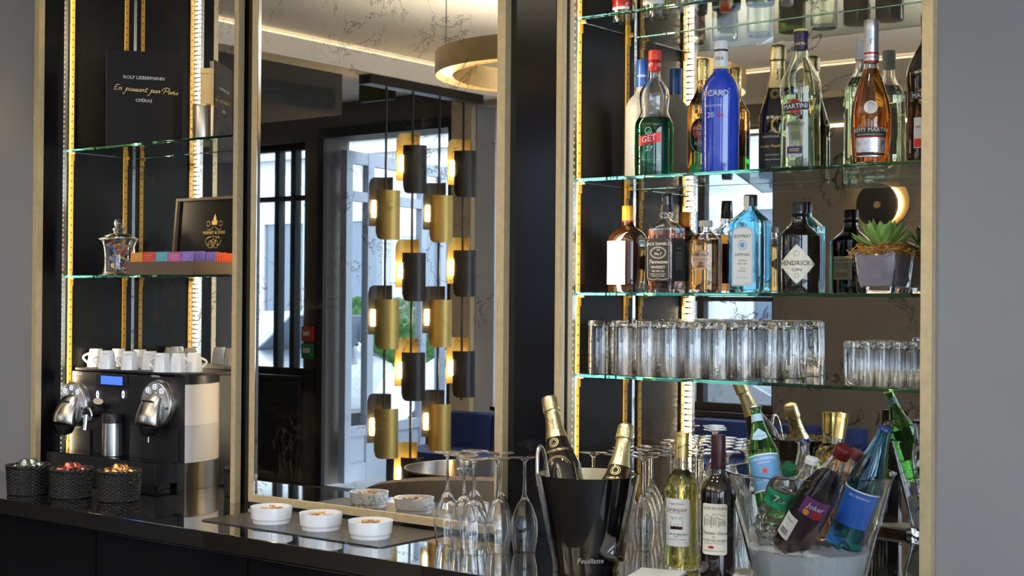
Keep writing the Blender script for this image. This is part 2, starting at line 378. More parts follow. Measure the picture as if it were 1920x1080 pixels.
# ceiling recess: fascia, soffits, cove lights
FX, SFY = -6.0, -2.2
struct('trim_3', Bx(FX-.2, FX, SFY, 2.77, 2.90, 3.02), M_ceil, 'pale soffit edge along the ceiling recess')
struct('trim_4', Bx(XL, FX-.2, -.80, 2.77, 2.645, CEIL), pbr('dark_taupe_paint', (.055, .05, .043), .8), 'dark lowered ceiling bulkhead above the entrance')
struct('trim_5', Bx(FX-.2, XR, FY, SFY, 2.86, 3.02), M_plaster, 'pale soffit above the street windows')
cvl = tag(obj('cove_light', Bx(FX-.06, FX-.005, SFY, 2.75, 3.022, 3.034), M_cove), 'warm cove light line along the left side of the ceiling recess', 'cove light', 'cove lights')
tag(obj('cove_light', Bx(FX, XR, SFY-.06, SFY-.005, 3.022, 3.034), M_cove), 'warm cove light line above the street windows', 'cove light', 'cove lights')
tag(obj('linear_light', Bx(w2l+1.0, XR-2.2, FY+.001, FY+.03, 2.66, 2.68), M_ringl), 'white linear lamp on the wall above the street window', 'wall lamp')
g = thing('vent_grille', 'dark slatted air grille in the lowered bulkhead', 'vent', (FX-.2, 0, 0))
bm = NB()
for i in range(7): box(bm, .0031, .010, -.72, .35, 2.672+i*.018, 2.679+i*.018)
obj('slats', bm, M_dark, g); obj('backing', Bx(.0005, .003, -.74, .37, 2.662, 2.80), M_dark, g)
# fill spots added to brighten the bar front, each given a bezel
def spot(x, y, e, col=(1, .94, .88)):
    t = thing('fill_spot', 'added round ceiling fill spot at %.1f m from the bar wall' % (2.8-y), 'fill light', (x, y, CEIL), 0, 'added ceiling fill spots')
    obj('bezel', loft(NB(), [(-.012, .05, None), (0, .055, None)], 24), M_brass, t)
    ld = bpy.data.lights.new('spot', 'SPOT'); ld.energy = e; ld.spot_size = R(95); ld.spot_blend = .8; ld.color = col; ld.shadow_soft_size = .04
    lo = bpy.data.objects.new('bulb', ld); C.objects.link(lo); lo.parent = t; lo.location = (0, 0, -.03); return t

# ------------------------------------------------------------------ street outside
M_facade = pbr('pale_stone', (.46, .465, .47), .85, vary=.08, vscale=1.5)
M_fglass = pbr('facade_glass', (.10, .13, .18), .15)
M_road = pbr('asphalt', (.16, .165, .18), .8, vary=.2, vscale=5)
M_leaf = pbr('hedge_leaf', (.10, .24, .05), .55, vary=.5, vscale=14)
struct('trim_6', Bx(-40, 20, -30, FY-.25, -.35, -.12), M_road, 'street paving outside')
bd = thing('town_building', 'pale stone building across the street', 'building', (-11, -13, -.12))
bm = Bx(-14, 18, -3, 0, 0, 14)
for z in (4.2, 7.8): box(bm, -14, 18, 0, .18, z, z+.22); box(bm, -14, 18, 0, .28, z+.22, z+.3)
for z in (1.1, 1.9, 2.7, 3.5): box(bm, -14, 18, 0, .03, z, z+.03)
obj('facade', bm, M_facade, bd)
for z in (.6, 4.9, 8.6):
    for x in range(-13, 18, 2):
        w = obj('window', Bx(x, x+1.05, .005, .05, z, z+2.4), M_fglass, bd); obj('window_frame', prism(NB(), [(x-.1, z-.1), (x-.1, z+2.5), (x+1.15, z+2.5), (x+1.15, z-.1), (x+1.05, z), (x+1.05, z+2.4), (x, z+2.4), (x, z)], 0, .1), M_facade, w)
def hedge(x0, x1, y0, y1, z0, z1, label):
    bm = NB(); box(bm, x0+.08, x1-.08, y0+.08, y1-.08, z0, z1-.08); rnd = random.Random(int(x0*10))
    n = int((x1-x0)*(z1-z0)*900)
    for i in range(min(n, 3500)):
        f = rnd.random(); p = Vector((rnd.uniform(x0, x1), y1+rnd.uniform(-.06, .04), rnd.uniform(z0, z1))) if f < .7 else Vector((rnd.uniform(x0, x1), rnd.uniform(y0, y1), z1+rnd.uniform(-.06, .05)))
        a = Vector((rnd.gauss(0, 1), rnd.gauss(0, 1), rnd.gauss(0, 1))).normalized()*.05; b = a.orthogonal().normalized()*.025
        bm.faces.new([bm.verts.new(p-a), bm.verts.new(p+b), bm.verts.new(p+a), bm.verts.new(p-b)])
    return tag(obj('clipped_hedge', bm, M_leaf), label, 'hedge')
hv = viaY(735, 640, -7.6, YG)
hedge(hv.x-1.5, hv.x+1.4, -8.2, -7.6, -.12, 1.45, 'green hedge across the pavement seen through the doorway')
def car(x, y, rz, col, label):
    m = pbr('car_paint_%d' % int(col[0]*100), col, .25, .3, coat=1)
    t = thing('parked_car', label, 'car', (x, y, -.12), rz, 'parked cars in the street')
    prof = [(-2.1, .35), (-2.12, .7), (-1.95, .92), (-1.35, .98), (-.75, 1.42), (.65, 1.46), (1.35, 1.02), (1.95, .86), (2.1, .62), (2.08, .35)]
    bm = prism(NB(), prof, -.82, .82); bmesh.ops.bevel(bm, geom=bm.edges[:], offset=.05, segments=2, affect='EDGES'); obj('body', bm, m, t, True)
    gl = [(-1.22, 1.0), (-.72, 1.37), (-.02, 1.39), (-.02, 1.0)]; gr = [(.05, 1.0), (.05, 1.39), (.62, 1.38), (1.2, 1.02)]
    for s in (-1, 1):
        for q in (gl, gr): obj('side_window', prism(NB(), q, s*.825, s*.835), M_fglass, t)
        for wx in (-1.32, 1.3):
            w = obj('wheel', tube(NB(), [(wx, s*.66, .32), (wx, s*.86, .32)], .32, 28), M_dark, t, True); obj('hubcap', tube(NB(), [(wx, s*.86, .32), (wx, s*.87, .32)], .2, 20), M_chrome, w)
    obj('windscreen', Bx(-.7, .7, -.01, .01, 0, .66), M_fglass, t, matrix=Matrix.Translation((1.32, 0, 1.05)) @ Matrix.Rotation(PI/2, 4, 'Z') @ Matrix.Rotation(R(56), 4, 'X'))
    return t
c1 = viaY(560, 660, -5.6, YG); car(c1.x-1.3, -5.8, R(4), (.50, .53, .58), 'silver car parked outside the left street window')
c2 = viaY(1400, 745, -5.2, YM); car(c2.x-1.0, -5.0, R(3), (.62, .66, .72), 'pale car parked outside the window above the banquette')

# ------------------------------------------------------------------ things in the room behind the camera
def pend_plate(r, a, h, mat, parent, name, off, top_round, z):
    """a bent metal shade: part of a cylinder wall with one rounded corner"""
    bm = NB(); n, k = 14, 12; t = .004; w = 2*R(a); vs = {}
    for side, rr in ((0, r), (1, r-t)):
        for i in range(n+1):
            th = -w/2 + w*i/n; u = i/n
            cut = 0
            if top_round == 'tl' and u < .28: cut = (1-math.sqrt(max(0, 1-((.28-u)/.28)**2)))*h*.16
            zt = h/2-cut; cb = 0
            if top_round == 'br' and u > .72: cb = (1-math.sqrt(max(0, 1-((u-.72)/.28)**2)))*h*.16
            for j in range(k+1):
                zz = -h/2+cb + (zt-(-h/2+cb))*j/k; vs[side, i, j] = bm.verts.new((rr*math.cos(th), rr*math.sin(th), zz))
    for i in range(n):
        for j in range(k):
            bm.faces.new([vs[0, i, j], vs[0, i+1, j], vs[0, i+1, j+1], vs[0, i, j+1]]); bm.faces.new([vs[1, i, j], vs[1, i, j+1], vs[1, i+1, j+1], vs[1, i+1, j]])
    for j in range(k):
        for i in (0, n): bm.faces.new([vs[0, i, j], vs[0, i, j+1], vs[1, i, j+1], vs[1, i, j]])
    for i in range(n):
        for j in (0, k): bm.faces.new([vs[0, i, j], vs[1, i, j], vs[1, i+1, j], vs[0, i+1, j]])
    return obj(name, bm, mat, parent, True, Matrix.Translation((off[0], off[1], z+off[2])))
M_pgold = pbr('satin_gold', (.50, .37, .12), .42, .75); M_pblack = pbr('satin_black', (.03, .03, .032), .35, .5)
PX = -6.08
def lamp_pos(px_, py): 
    d = ray(px_, py); k = PX/d.x; v = d*k; return 2*YG-v.y, v.z+H          # real y, z on the pendants' plane
ya, za = lamp_pos(690, 158); yb, _ = lamp_pos(896, 188)
ch = thing('pendant_lamp_rail', 'long black ceiling bar carrying four rods of brass and black shades', 'chandelier', (PX, 0, 0))
obj('ceiling_bar', Bx(-.05, .05, yb, ya+.03, za, 2.90), M_pblack, ch)
rods = [(722, [(392, 0), (596, 0), (800, 0)]), (772, [(307, 1), (508, 1), (694, 1), (890, 1)]), (822, [(400, 0), (595, 0), (790, 0)]), (867, [(316, 1), (502, 1), (690, 1)])]
for rx_, lamps in rods:
    y_, _z = lamp_pos(rx_, 500); lo = lamp_pos(rx_, lamps[-1][0]+60)[1]
    obj('rod', tube(NB(), [(0, y_, za), (0, y_, max(lo, .3))], .008), M_pblack, ch)
    vd = math.atan2((2*YG)-y_, 0-PX)                      # towards the mirrored eye
    for py_, kind in lamps:
        _y, z_ = lamp_pos(rx_, py_)
        sh = obj('shade', Bx(-.012, .012, -.012, .012, -.10, .10), M_pblack, ch, matrix=Matrix.Translation((0, y_, z_)) @ Matrix.Rotation(vd, 4, 'Z'))
        # local x points to the viewer in the mirror, local y to the picture's left
        pend_plate(.10, 50, .315, M_pblack if kind else M_pgold, sh, 'front_plate', (-.035, -.015, -.04), 'br' if not kind else 'br', 0)
        bp = pend_plate(.10, 50, .315, M_pgold if kind else M_pblack, sh, 'back_plate', (0, 0, 0), 'tl', 0)
        bp.matrix_local = Matrix.Translation((.03, .03, .05)) @ Matrix.Rotation(PI, 4, 'Z')
        obj('bulb', tube(NB(), [(0, .058, -.052), (0, .058, .052)], .028, 14), M_bulb, sh, True)
# ring lamp
def ring_lamp(x, y, z, label):
    rg = thing('ring_pendant', label, 'pendant lamp', (x, y, z), 0, 'brass ring pendants')
    def band(nm, pr, m, n=72): return obj(nm, loft(NB(), pr, n, False, False), m, rg, True)
    band('outer_band', [(0, .59, None), (.11, .59, None), (.11, .585, None), (0, .585, None), (0, .59, None)], M_brass)
    band('light_band', [(.03, .575, None), (.10, .575, None), (.10, .55, None), (.03, .55, None), (.03, .575, None)], M_ringl)
    band('inner_band', [(.0, .50, None), (.11, .50, None), (.11, .505, None), (0, .505, None), (0, .50, None)], M_brass)
    band('added_uplight', [(.104, .585, None), (.106, .585, None), (.106, .505, None), (.104, .505, None), (.104, .585, None)], M_uplight)  # upward glowing face added so the ceiling brightens
    for a in (30, 150, 270): obj('wire', tube(NB(), [(.545*math.cos(R(a)), .545*math.sin(R(a)), .11), (.545*math.cos(R(a)), .545*math.sin(R(a)), CEIL-z)], .003, 6), M_pblack, rg)
ring_lamp(-3.98, 0, 2.58, 'large brass ring pendant with a glowing inner face, seen in both mirrors')
ring_lamp(-1.9, -.5, 2.58, 'added unseen brass ring pendant over the middle of the room')  # this ring and the next are added out of view to brighten the room
ring_lamp(.6, -.3, 2.58, 'added unseen brass ring pendant behind the photographer')
# round table, candle, tub chair, banquette
M_tan = pbr('taupe_velvet', (.17, .13, .095), .85, vary=.15, vscale=30); M_blue = pbr('blue_velvet', (.015, .035, .16), .7, vary=.3, vscale=12)
tp = viaY(898, 873, .64, YG)
t = thing('round_table', 'round black topped cafe table with a brass edge', 'table', (tp.x, tp.y, 0))
obj('tabletop', loft(NB(), [(.715, .325, None), (.745, .33, None)], 48), M_black, t, True); obj('rim', loft(NB(), [(.738, .3305, None), (.746, .3305, None), (.746, .334, None), (.738, .334, None), (.738, .3305, None)], 48, False, False), M_brass, t, True)
obj('pedestal', loft(NB(), [(.03, .03, None), (.715, .025, None)], 20), M_dark, t, True); obj('foot', loft(NB(), [(0, .22, None), (.02, .21, None), (.03, .04, None)], 40), M_dark, t, True)
cn = thing('tealight_holder', 'small glass candle holder with a lit tealight on the round table', 'candle', (tp.x-.02, tp.y+.08, .7455))
obj('glass_cup', shell(NB(), sm([(0, .035), (.01, .025), (.03, .03), (.055, .04)]), .004, .015, 24), M_clear, cn, True); obj('candle', loft(NB(), [(.018, .018, None), (.034, .018, None)], 16), M_paper, cn)
obj('flame', loft(NB(), sm([(.036, .001), (.041, .004), (.052, .001)]), 10), emission('flame', (1, .6, .2), 60), cn, True)
def tub_chair(x, y, rz, label, mat):
    t = thing('tub_chair', label, 'chair', (x, y, 0), rz, 'tub chairs')
    bm = NB(); n = 30; prof = [(.40, .0), (.40, .40), (.385, .425), (.35, .43), (.325, .40), (.315, .05)]
    def f(a): k = abs(a)/125; return .855 - .20*k*k
    vs = []
    for i in range(n+1):
        a = -125+250*i/n; zt = f(a); row = []
        for r_, zz in ((.36, .34), (.37, zt-.04), (.365, zt-.01), (.34, zt), (.31, zt-.01), (.295, zt-.05), (.29, .36)):
            row.append(bm.verts.new((r_*math.cos(R(a-90)), r_*math.sin(R(a-90)), zz)))
        vs.append(row)
    for a, b in zip(vs, vs[1:]):
        for j in range(7): bm.faces.new((a[j], b[j], b[(j+1) % 7], a[(j+1) % 7]))
    bm.faces.new(vs[0]); bm.faces.new(vs[-1][::-1]); obj('backrest', bm, mat, t, True)
    obj('seat', loft(NB(), [(.30, .29, None), (.42, .30, None), (.45, .28, None)], 32), mat, t, True)
    for a in (45, 135, 225, 315): obj('leg', tube(NB(), [(.2*math.cos(R(a)), .2*math.sin(R(a)), .31), (.25*math.cos(R(a)), .25*math.sin(R(a)), 0)], [.018, .011]), M_dark, t, True)
    return t
tc_ = viaY(850, 930, 1.34, YG); tub_chair(tc_.x+.03, 1.36, R(140), 'taupe velvet tub chair with its back to the round table', M_tan)
bq = thing('banquette', 'deep blue velvet banquette along the street wall', 'bench', (0, FY, 0))
bx0, bx1 = viaY(828, 800, FY, YG).x, -3.7
obj('seat', Bx(bx0, bx1, .12, .62, .12, .43, .03), M_blue, bq, True)
x = bx0
while x < bx1-.2: obj('back_panel', Bx(x+.004, min(x+.62, bx1)-.004, .05, .2, .40, .68, .035), M_blue, bq, True); x += .62
obj('plinth', Bx(bx0+.02, bx1-.02, .1, .55, 0, .12), M_dark, bq)
def sconce(x, y, z, rz, label):
    t = thing('disc_sconce', label, 'wall lamp', (x, y, z), rz, 'round wall lamps')
    rot = Matrix.Rotation(R(-90), 4, 'X')   # axis along +Y
    obj('wall_plate', loft(NB(), [(0, .16, None), (.012, .16, None)], 48), M_brass, t, True, Matrix.Translation((.035, 0, .02)) @ rot)
    obj('light_ring', loft(NB(), [(.013, .12, None), (.03, .12, None)], 48), M_bulb, t, True, Matrix.Translation((.02, 0, .01)) @ rot)
    obj('front_disc', loft(NB(), [(.055, .145, None), (.065, .145, None)], 48), M_pblack, t, True, rot)
    obj('knob', loft(NB(), [(.065, .024, None), (.072, .022, None)], 24), M_brass, t, True, rot); return t
sc = viaY(1652, 385, FY, YM); sconce(sc.x, FY, sc.z, 0, 'black and brass disc wall lamp with a glow behind, seen above the succulent')
sconce(-4.62, 2.775, 2.12, PI, 'black and brass disc wall lamp on the grey wall left of the niches')
fa = viaY(583, 626, FY, YG)
def wallbox(x, z, w, h, m, label, nm, cat):
    o = thing(nm, label, cat, (x, FY, z)); obj('housing', Bx(-w/2, w/2, 0, .05, -h/2, h/2, .004), m, o); obj('plate', Bx(-w*.3, w*.3, .05, .053, -h*.12, h*.2), M_paper, o); return o
wallbox(fa.x, fa.z, .12, .12, pbr('alarm_red', (.5, .03, .02), .4), 'red fire alarm call point on the wall beside the doorway', 'fire_alarm', 'alarm')
fb = viaY(583, 658, FY, YG); wallbox(fb.x, fb.z, .12, .12, pbr('alarm_green', (.03, .2, .07), .4), 'green door release box under the red alarm', 'door_release', 'alarm')
fc_ = viaY(583, 712, FY, YG); tag(obj('wall_switch', Bx(fc_.x-.06, fc_.x+.06, FY, FY+.03, fc_.z-.09, fc_.z+.09, .003), M_dark), 'black wall switch plate under the alarm boxes', 'switch')
ex = viaY(712, 170, -1.95, YG); e_ = thing('exit_sign', 'dim green emergency exit sign hanging behind the pendant rail', 'sign', (ex.x, -1.95, min(ex.z, CEIL-.065)))
obj('housing', Bx(-.16, .16, 0, .05, -.062, .062, .004), M_dark, e_); obj('face', Bx(-.145, .145, .05, .053, -.050, .050), emission('exit_green', (.16, .15, .05), .04), e_)
for x, y in ((-1.3, 1.9), (-2.6, 1.9), (-3.9, 1.9)): spot(x, y, 48)

# ------------------------------------------------------------------ bar back: counter, niches, mirror
CX0, CX1 = -6.4, .9
ct = thing('bar_counter', 'long black polished stone counter top running under the mirror and niches', 'counter', (0, 0, 0))
bm = NB(); box(bm, CX0, CX1, 2.40, 2.774, CT-.045, CT, .0015); box(bm, -3.1325, -2.0032, 2.7735, 2.815, CT-.045, CT-.0002)
obj('worktop', bm, M_counter, ct)
cb = thing('bar_cabinet', 'black gloss cabinet fronts under the counter', 'cabinet', (0, 0, 0))
obj('carcass', Bx(CX0, CX1, 2.45, 2.73, .06, CT-.046), M_cabinet, cb)
x = CX0
while x < CX1-.1:
    obj('door', Bx(x+.003, min(x+.62, CX1)-.003, 2.43, 2.449, .08, CT-.055, .002), M_black, cb); x += .62
# black panelling that carries the mirror and frames the niches
pn = thing('black_wall_panel', 'black lacquer wall panelling between the two lit niches', 'wall panel', (0, 0, 0))
obj('centre_panel', Bx(-3.118, -2.0035, 2.802, 3.13, CT, CEIL), M_black, pn)
def niche(name, label, x1, xe, yf, front, jambL, jambR, yR):
    n = thing(name, label, 'niche', (0, 0, 0))
    obj('side_panel', Bx(x1-.018, x1, yf+.0225, YM+.01, CT, CEIL), M_side, n)
    obj('side_panel', Bx(xe, xe+.018, yR+.03, YM+.01, CT, CEIL), M_side, n)
    obj('niche_floor', Bx(x1-.018, xe+.018, 2.7742, YM+.01, CT-.045, CT), M_counter, n)
    bk = obj('mirror_back', Bx(x1, xe, YM, YM+.008, CT, CEIL), M_nmirror, n)
    obj('corner_trim', Bx(x1, x1+.005, YM-.006, YM-.0003, CT, CEIL), M_chrome, n)
    obj('brass_frame', Bx(jambL[0], jambL[1], yf, yf+.022, CT, CEIL, .001), M_brassy, n)
    obj('brass_frame', Bx(jambR[0], jambR[1], yR, yR+.024, CT, CEIL, .001), M_brassy, n)
    obj('ceiling_panel', Bx(x1, xe, yR+.03, YM, CEIL-.35, CEIL-.33), M_side, n)
    rails = []
    for (xx, s) in ((x1, 1), (xe, -1)):
        for y in (2.873, 3.0935):
            bm = NB(); a, b = (xx, xx+.004*s) if s > 0 else (xx-.004, xx)
            box(bm, a, b, y-.0075, y+.0075, CT, CEIL-.36)
            z = CT+.012
            while z < CEIL-.38:
                if s > 0: box(bm, xx+.0039, xx+.0043, y-.0026, y+.0026, z-.0022, z+.0022, 0, 1)
                z += .025
            obj('shelf_rail', bm, [M_rail, M_slot], n)
        # led strip in its channel
        a, b = (xx, xx+.017) if s > 0 else (xx-.017, xx)
        yl = 2.829 if s > 0 else 2.868
        st = obj('led_strip', Bx(a, b, yl, yl+.015, CT, CEIL-.36), M_steel, n)
        bm = NB(); z = CT+.01
        while z < CEIL-.37:
            bm.faces.new([bm.verts.new(p) for p in ((a+.001, yl+.0153, z-.0055), (a+.001, yl+.0153, z+.0055), (b-.001, yl+.0153, z+.0055), (b-.001, yl+.0153, z-.0055))]); z += .0165
        d = obj('diodes', bm, M_led, st); d['kind'] = 'stuff'
        if s > 0:
            bm = NB(); z = CT+.01
            while z < CEIL-.37: box(bm, b, b+.0006, yl+.001, yl+.005, z-.003, z+.003); z += .0165
            obj('diode_covers', bm, M_led2, st)['kind'] = 'stuff'
    return n
nl = niche('lit_niche', 'left lit niche with mirror back, black sides and yellow slotted rails', X1, XE1, 2.745, 0, (-4.084, -4.0585), (-3.1336, -3.1153), 2.77)
nr = niche('lit_niche', 'right lit niche of bottles with mirror back and yellow slotted rails', X2, XE2, 2.80, 0, (-2.0004, -1.9852), (-1.0908, -1.067), 2.824)
def glass_shelf(x1, xe, z, label, grp, n):
    t = thing('glass_shelf', label, 'shelf', (0, 0, 0), 0, grp)
    obj('pane', Bx(x1+.004, xe-.004, 2.853, 3.120, z-.008, z, .0008), M_shelf, t)
    for xx, s in ((x1, 1), (xe, -1)):
        for y in (2.873, 3.0935):
            b = NB(); a0, a1 = (xx+.0045, xx+.0075) if s > 0 else (xx-.0075, xx-.0045)
            box(b, a0, a1, y-.008, y+.008, z-.034, z-.0085); box(b, *( (a0, a1+.014) if s > 0 else (a0-.014, a1)), y-.003, y+.003, z-.0125, z-.0085)
            obj('bracket', b, M_rail, t)
    return t
for z, l in zip(SL, ('upper green edged glass shelf of the left niche, under the black book', 'lower green edged glass shelf of the left niche, under the tea box')): glass_shelf(X1, XE1, z, l, 'glass shelves of the left niche', nl)
for z, l in zip(SH, ('top glass shelf of the right niche, cut by the upper picture edge', 'glass shelf carrying the tall liqueur bottles', 'glass shelf carrying the gin and whiskey bottles and the succulent', 'lowest glass shelf of the right niche, carrying the tumblers')): glass_shelf(X2, XE2, z, l, 'glass shelves of the right niche', nr)
# wall mirror
wm = thing('wall_mirror', 'large antique speckled wall mirror in a slim brass frame', 'mirror', (0, 0, 0))
mx0, mx1, mz0, mz1 = -3.0437, -2.1673, .932, CEIL-.02
obj('mirror_glass', Bx(mx0-.002, mx1+.002, YG, YG+.012, mz0-.002, mz1), M_mirror, wm)
bm = NB()
bm2 = [(mx0-.0225, mz1), (mx0-.0225, mz0-.021), (mx1+.0253, mz0-.021), (mx1+.0253, mz1), (mx1, mz1), (mx1, mz0), (mx0, mz0), (mx0, mz1)]
prism(bm, bm2, 2.779, 2.8019); obj('frame', bm, M_brassy, wm)
obj('bevel_trim', Bx(mx0, mx0+.0035, 2.7795, 2.786, mz0, mz1), M_chrome, wm)
# brushed tray let into the counter in front of the mirror
mt = thing('counter_tray', 'thin dark brushed metal tray on the counter under the white bowls', 'tray', (0, 0, CT))
def rrect(x0, x1, y0, y1, r, n=6):
    P = []
    for cx, cyv, a in ((x1-r, y1-r, 0), (x0+r, y1-r, 90), (x0+r, y0+r, 180), (x1-r, y0+r, 270)): P += [(cx+r*math.cos(R(a+90*i/n)), cyv+r*math.sin(R(a+90*i/n))) for i in range(n+1)]
    return P
M_tray = pbr('hammered_metal', (.13, .13, .135), .17, .9, bump=.5, bscale=130)
obj('plate', plate(NB(), rrect(-2.95, -2.297, 2.503, 2.765, .012), .0002, .003), M_tray, mt)
tag(mt, mt['label'], 'tray')

# ------------------------------------------------------------------ white bowls with nuts
def bowl(x, y, label, seed):
    rnd = random.Random(seed); t = thing('snack_bowl', label, 'bowl', (x, y, CT+.003), 0, 'white snack bowls on the counter')
    s = [(0, .0495), (.0085, .0505), (.0098, .0475), (.0108, .0475), (.0120, .0535), (.040, .0560), (.0425, .0560)]
    obj('dish', shell(NB(), s, .0035, .012, 56), M_white, t, True)
    nut = [pbr('peanut', (.62, .40, .20), .5), pbr('almond', (.42, .22, .10), .55), pbr('cracker', (.75, .55, .28), .5)]
    for i in range(26):
        bm = NB(); a, rr = rnd.uniform(0, 2*PI), .034*math.sqrt(rnd.random())
        L = rnd.uniform(.006, .009); loft(bm, sm([(-L, .001), (-L*.6, .0035), (0, .0042), (L*.6, .0035), (L, .001)], 2), 8)
        z = .030+.014*(1-rr/.034)*rnd.random()+.003
        m = Matrix.Translation((rr*math.cos(a), rr*math.sin(a), z)) @ Matrix.Rotation(rnd.uniform(0, PI), 4, 'Z') @ Matrix.Rotation(rnd.uniform(.9, 2.1), 4, 'X')
        o = obj('nut', bm, nut[i % 3], None, True, m); o.matrix_world = Matrix.Translation((x, y, CT+.003)) @ m
        tag(o, 'small brown roasted nut in the %s white bowl' % label.split(',')[0].split(' white')[0], 'nut', 'nuts in the %s white bowl' % label.split(' white')[0])
    return t
bowl(-2.7734, 2.596, 'left white porcelain bowl of nuts on the dark tray', 1)
bowl(-2.5959, 2.6029, 'middle white porcelain bowl of nuts on the dark tray', 2)
bowl(-2.411, 2.5915, 'right white porcelain bowl of nuts, nearest the wine glasses', 3)

# ------------------------------------------------------------------ wine glasses standing on their rims
def wineglass(h=.228, rb=.032, rim=.025):
    t = thing('wine_glass', '', 'glass', (0, 0, 0))
    zt = h
    o = [(0, rim), (.03, rb*.95), (.06, rb), (.085, rb*.90), (.11, rb*.62), (.128, rb*.30), (.140, .0052), (.165, .0036), (zt-.022, .0034), (zt-.012, .0050), (zt-.005, .014), (zt-.0015, rb*1.02), (zt, rb*1.02)]
    bm = NB(); O = sm(o, 3)
    inn = [(z, max(r-.0013, .0005)) for z, r, *_ in O if z < .124] + [(.129, .004), (.131, .0005)]
    ring = [(z, r) for z, r, *_ in O][::-1]                      # foot -> rim
    loft(bm, ring[:-1] + [(0.0004, rim+.0000), (0, rim-.0006), (.0004, rim-.0013)] + inn[1:], 32, True, True)
    obj('body', bm, M_crystal, t, True); return t
wg = wineglass(); G = 'upturned wine glasses beside the mirror'
FG = [(-2.195, 2.626, 'leftmost upturned wine glass, in front of the mirror'), (-2.135, 2.655, 'upturned wine glass second from the left, behind the foremost one'),
      (-2.048, 2.547, 'foremost upturned wine glass of the cluster beside the mirror'), (-2.10, 2.73, 'upturned wine glass at the back of the cluster, close to the mirror'),
      (-2.0, 2.60, 'upturned wine glass right of the foremost one'), (-2.06, 2.69, 'upturned wine glass hidden behind the right one of the cluster'), (-1.955, 2.71, 'single upturned wine glass standing apart next to the black bucket')]
FG = []
for fx, fy, Y, l in ((839, 870, 2.626, 'leftmost upturned wine glass, in front of the mirror'), (870, 878, 2.60, 'upturned wine glass second from the left, behind the foremost one'),
        (888, 884, 2.56, 'foremost upturned wine glass of the cluster beside the mirror'), (890, 870, 2.69, 'upturned wine glass at the back of the cluster, close to the mirror'),
        (934, 880, 2.61, 'upturned wine glass right of the foremost one'), (938, 873, 2.70, 'upturned wine glass half hidden behind the right one of the cluster'), (984, 878, 2.67, 'single upturned wine glass standing apart next to the black bucket')):
    p = atY(fx, fy, Y); FG.append((p.x, Y, l))
wg.location = (FG[0][0], FG[0][1], CT+.0005); wg['label'] = FG[0][2]; wg['group'] = G
for x, y, l in FG[1:]: clone(wg, (x, y, CT+.0005), l)
for ri, (rn, y) in enumerate((('front', 2.862), ('second', 2.934), ('third', 3.006), ('back', 3.079))):
    x = -1.925 + (.034 if ri % 2 else 0)
    while x < -.5334*(2*YM-y)+.060:
        clone(wg, (x, y, CT+.0005), 'upturned wine glass in the %s row on the floor of the bottle niche' % rn, group='upturned wine glasses in the %s row of the niche' % rn); x += .072

# ------------------------------------------------------------------ tumblers
def tumbler(name, h, r0, r1, t, base):
    """stands upside down: rim r0 at z 0, closed foot r1 at the top"""
    g = thing(name, '', 'glass', (0, 0, 0)); n = [(h, r1-.004), (h-.001, r1-.0015), (h-.006, r1), (h*.55, (r0+r1)/2), (.001, r0), (0, r0-.001), (.001, r0-t)]
    inn = [(h*.55, (r0+r1)/2-t), (h-base-.006, r1-t), (h-base, r1-t-.005), (h-base+.0005, .001)]
    obj('body', loft(NB(), n+inn, 32, True, True), M_crystal, g, True); return g
tb = tumbler('tall_tumbler', .132, .0315, .0305, .0017, .012); sg = tumbler('shot_tumbler', .097, .0158, .0168, .0016, .012)
tb['group'] = 'tall tumblers in the front row'; first = True
for ri, (y, rn) in enumerate(((2.889, 'front'), (2.955, 'second'), (3.021, 'third'), (3.088, 'back'))):
    x = -1.925 + (.022 if ri % 2 else 0)
    cnt = 0
    while x < -.462*(2*YM-y)+.012:
        if not (ri == 0 and cnt == 99):
            l = 'tall clear tumbler turned upside down in the %s row of the lowest glass shelf' % rn; g_ = 'tall tumblers in the %s row' % rn
            if first: tb.location = (x, y, SH[3]+.0004); tb['label'] = l; tb['group'] = g_; first = False
            else: clone(tb, (x, y, SH[3]+.0004), l, group=g_)
        x += .0665; cnt += 1
first = True
for ri, (y, rn) in enumerate(((2.89, 'front'), (2.926, 'second'), (2.962, 'third'), (2.998, 'back'))):
    for i in range(7):
        x = -1.270 + i*.0350 + ri*.003; l = 'small clear upturned glass in the %s row, right end of the lowest shelf' % rn; g_ = 'small glasses in the %s row' % rn
        if x > XE2-.02: continue
        if first: sg.location = (x, y, SH[3]+.0004); sg['label'] = l; sg['group'] = g_; first = False
        else: clone(sg, (x, y, SH[3]+.0004), l, group=g_)

# ------------------------------------------------------------------ bottles
def P2(px, Y, py=500): return atY(px, py, Y).x
def gcap(h, r, h2=None): return [(0, r*.96), (h*.02, r), (h*.97, r), (h, r*.93)]
def bottle(name, label, cat, x, y, z, secs, gm, liq=None, level=0, t=.0028, floor=.008, rz=0, matrix=None, seg=44, solid=False, group=None):
    b = thing(name, label, cat, (x, y, z+.0003), rz, group, matrix)
    S_ = sm(secs, 3)
    if solid: obj('body', loft(NB(), S_, seg), gm, b, True)
    else:
        obj('body', shell(NB(), S_, t, floor, seg), gm, b, True)
        if liq: obj('liquid', loft(NB(), liquid_secs(S_, t, floor, level), seg), liq, b, True)
    return b
def cap(b, z0, z1, r, mat, name='cap', r1=None, ribs=0, mid=None):
    r1 = r if r1 is None else r1; pr = [(z0, r), (z0+(z1-z0)*.5, (r+r1)/2 if mid is None else mid), (z1-.002, r1), (z1, r1*.93)]
    return obj(name, loft(NB(), pr, 32), mat, b, True)
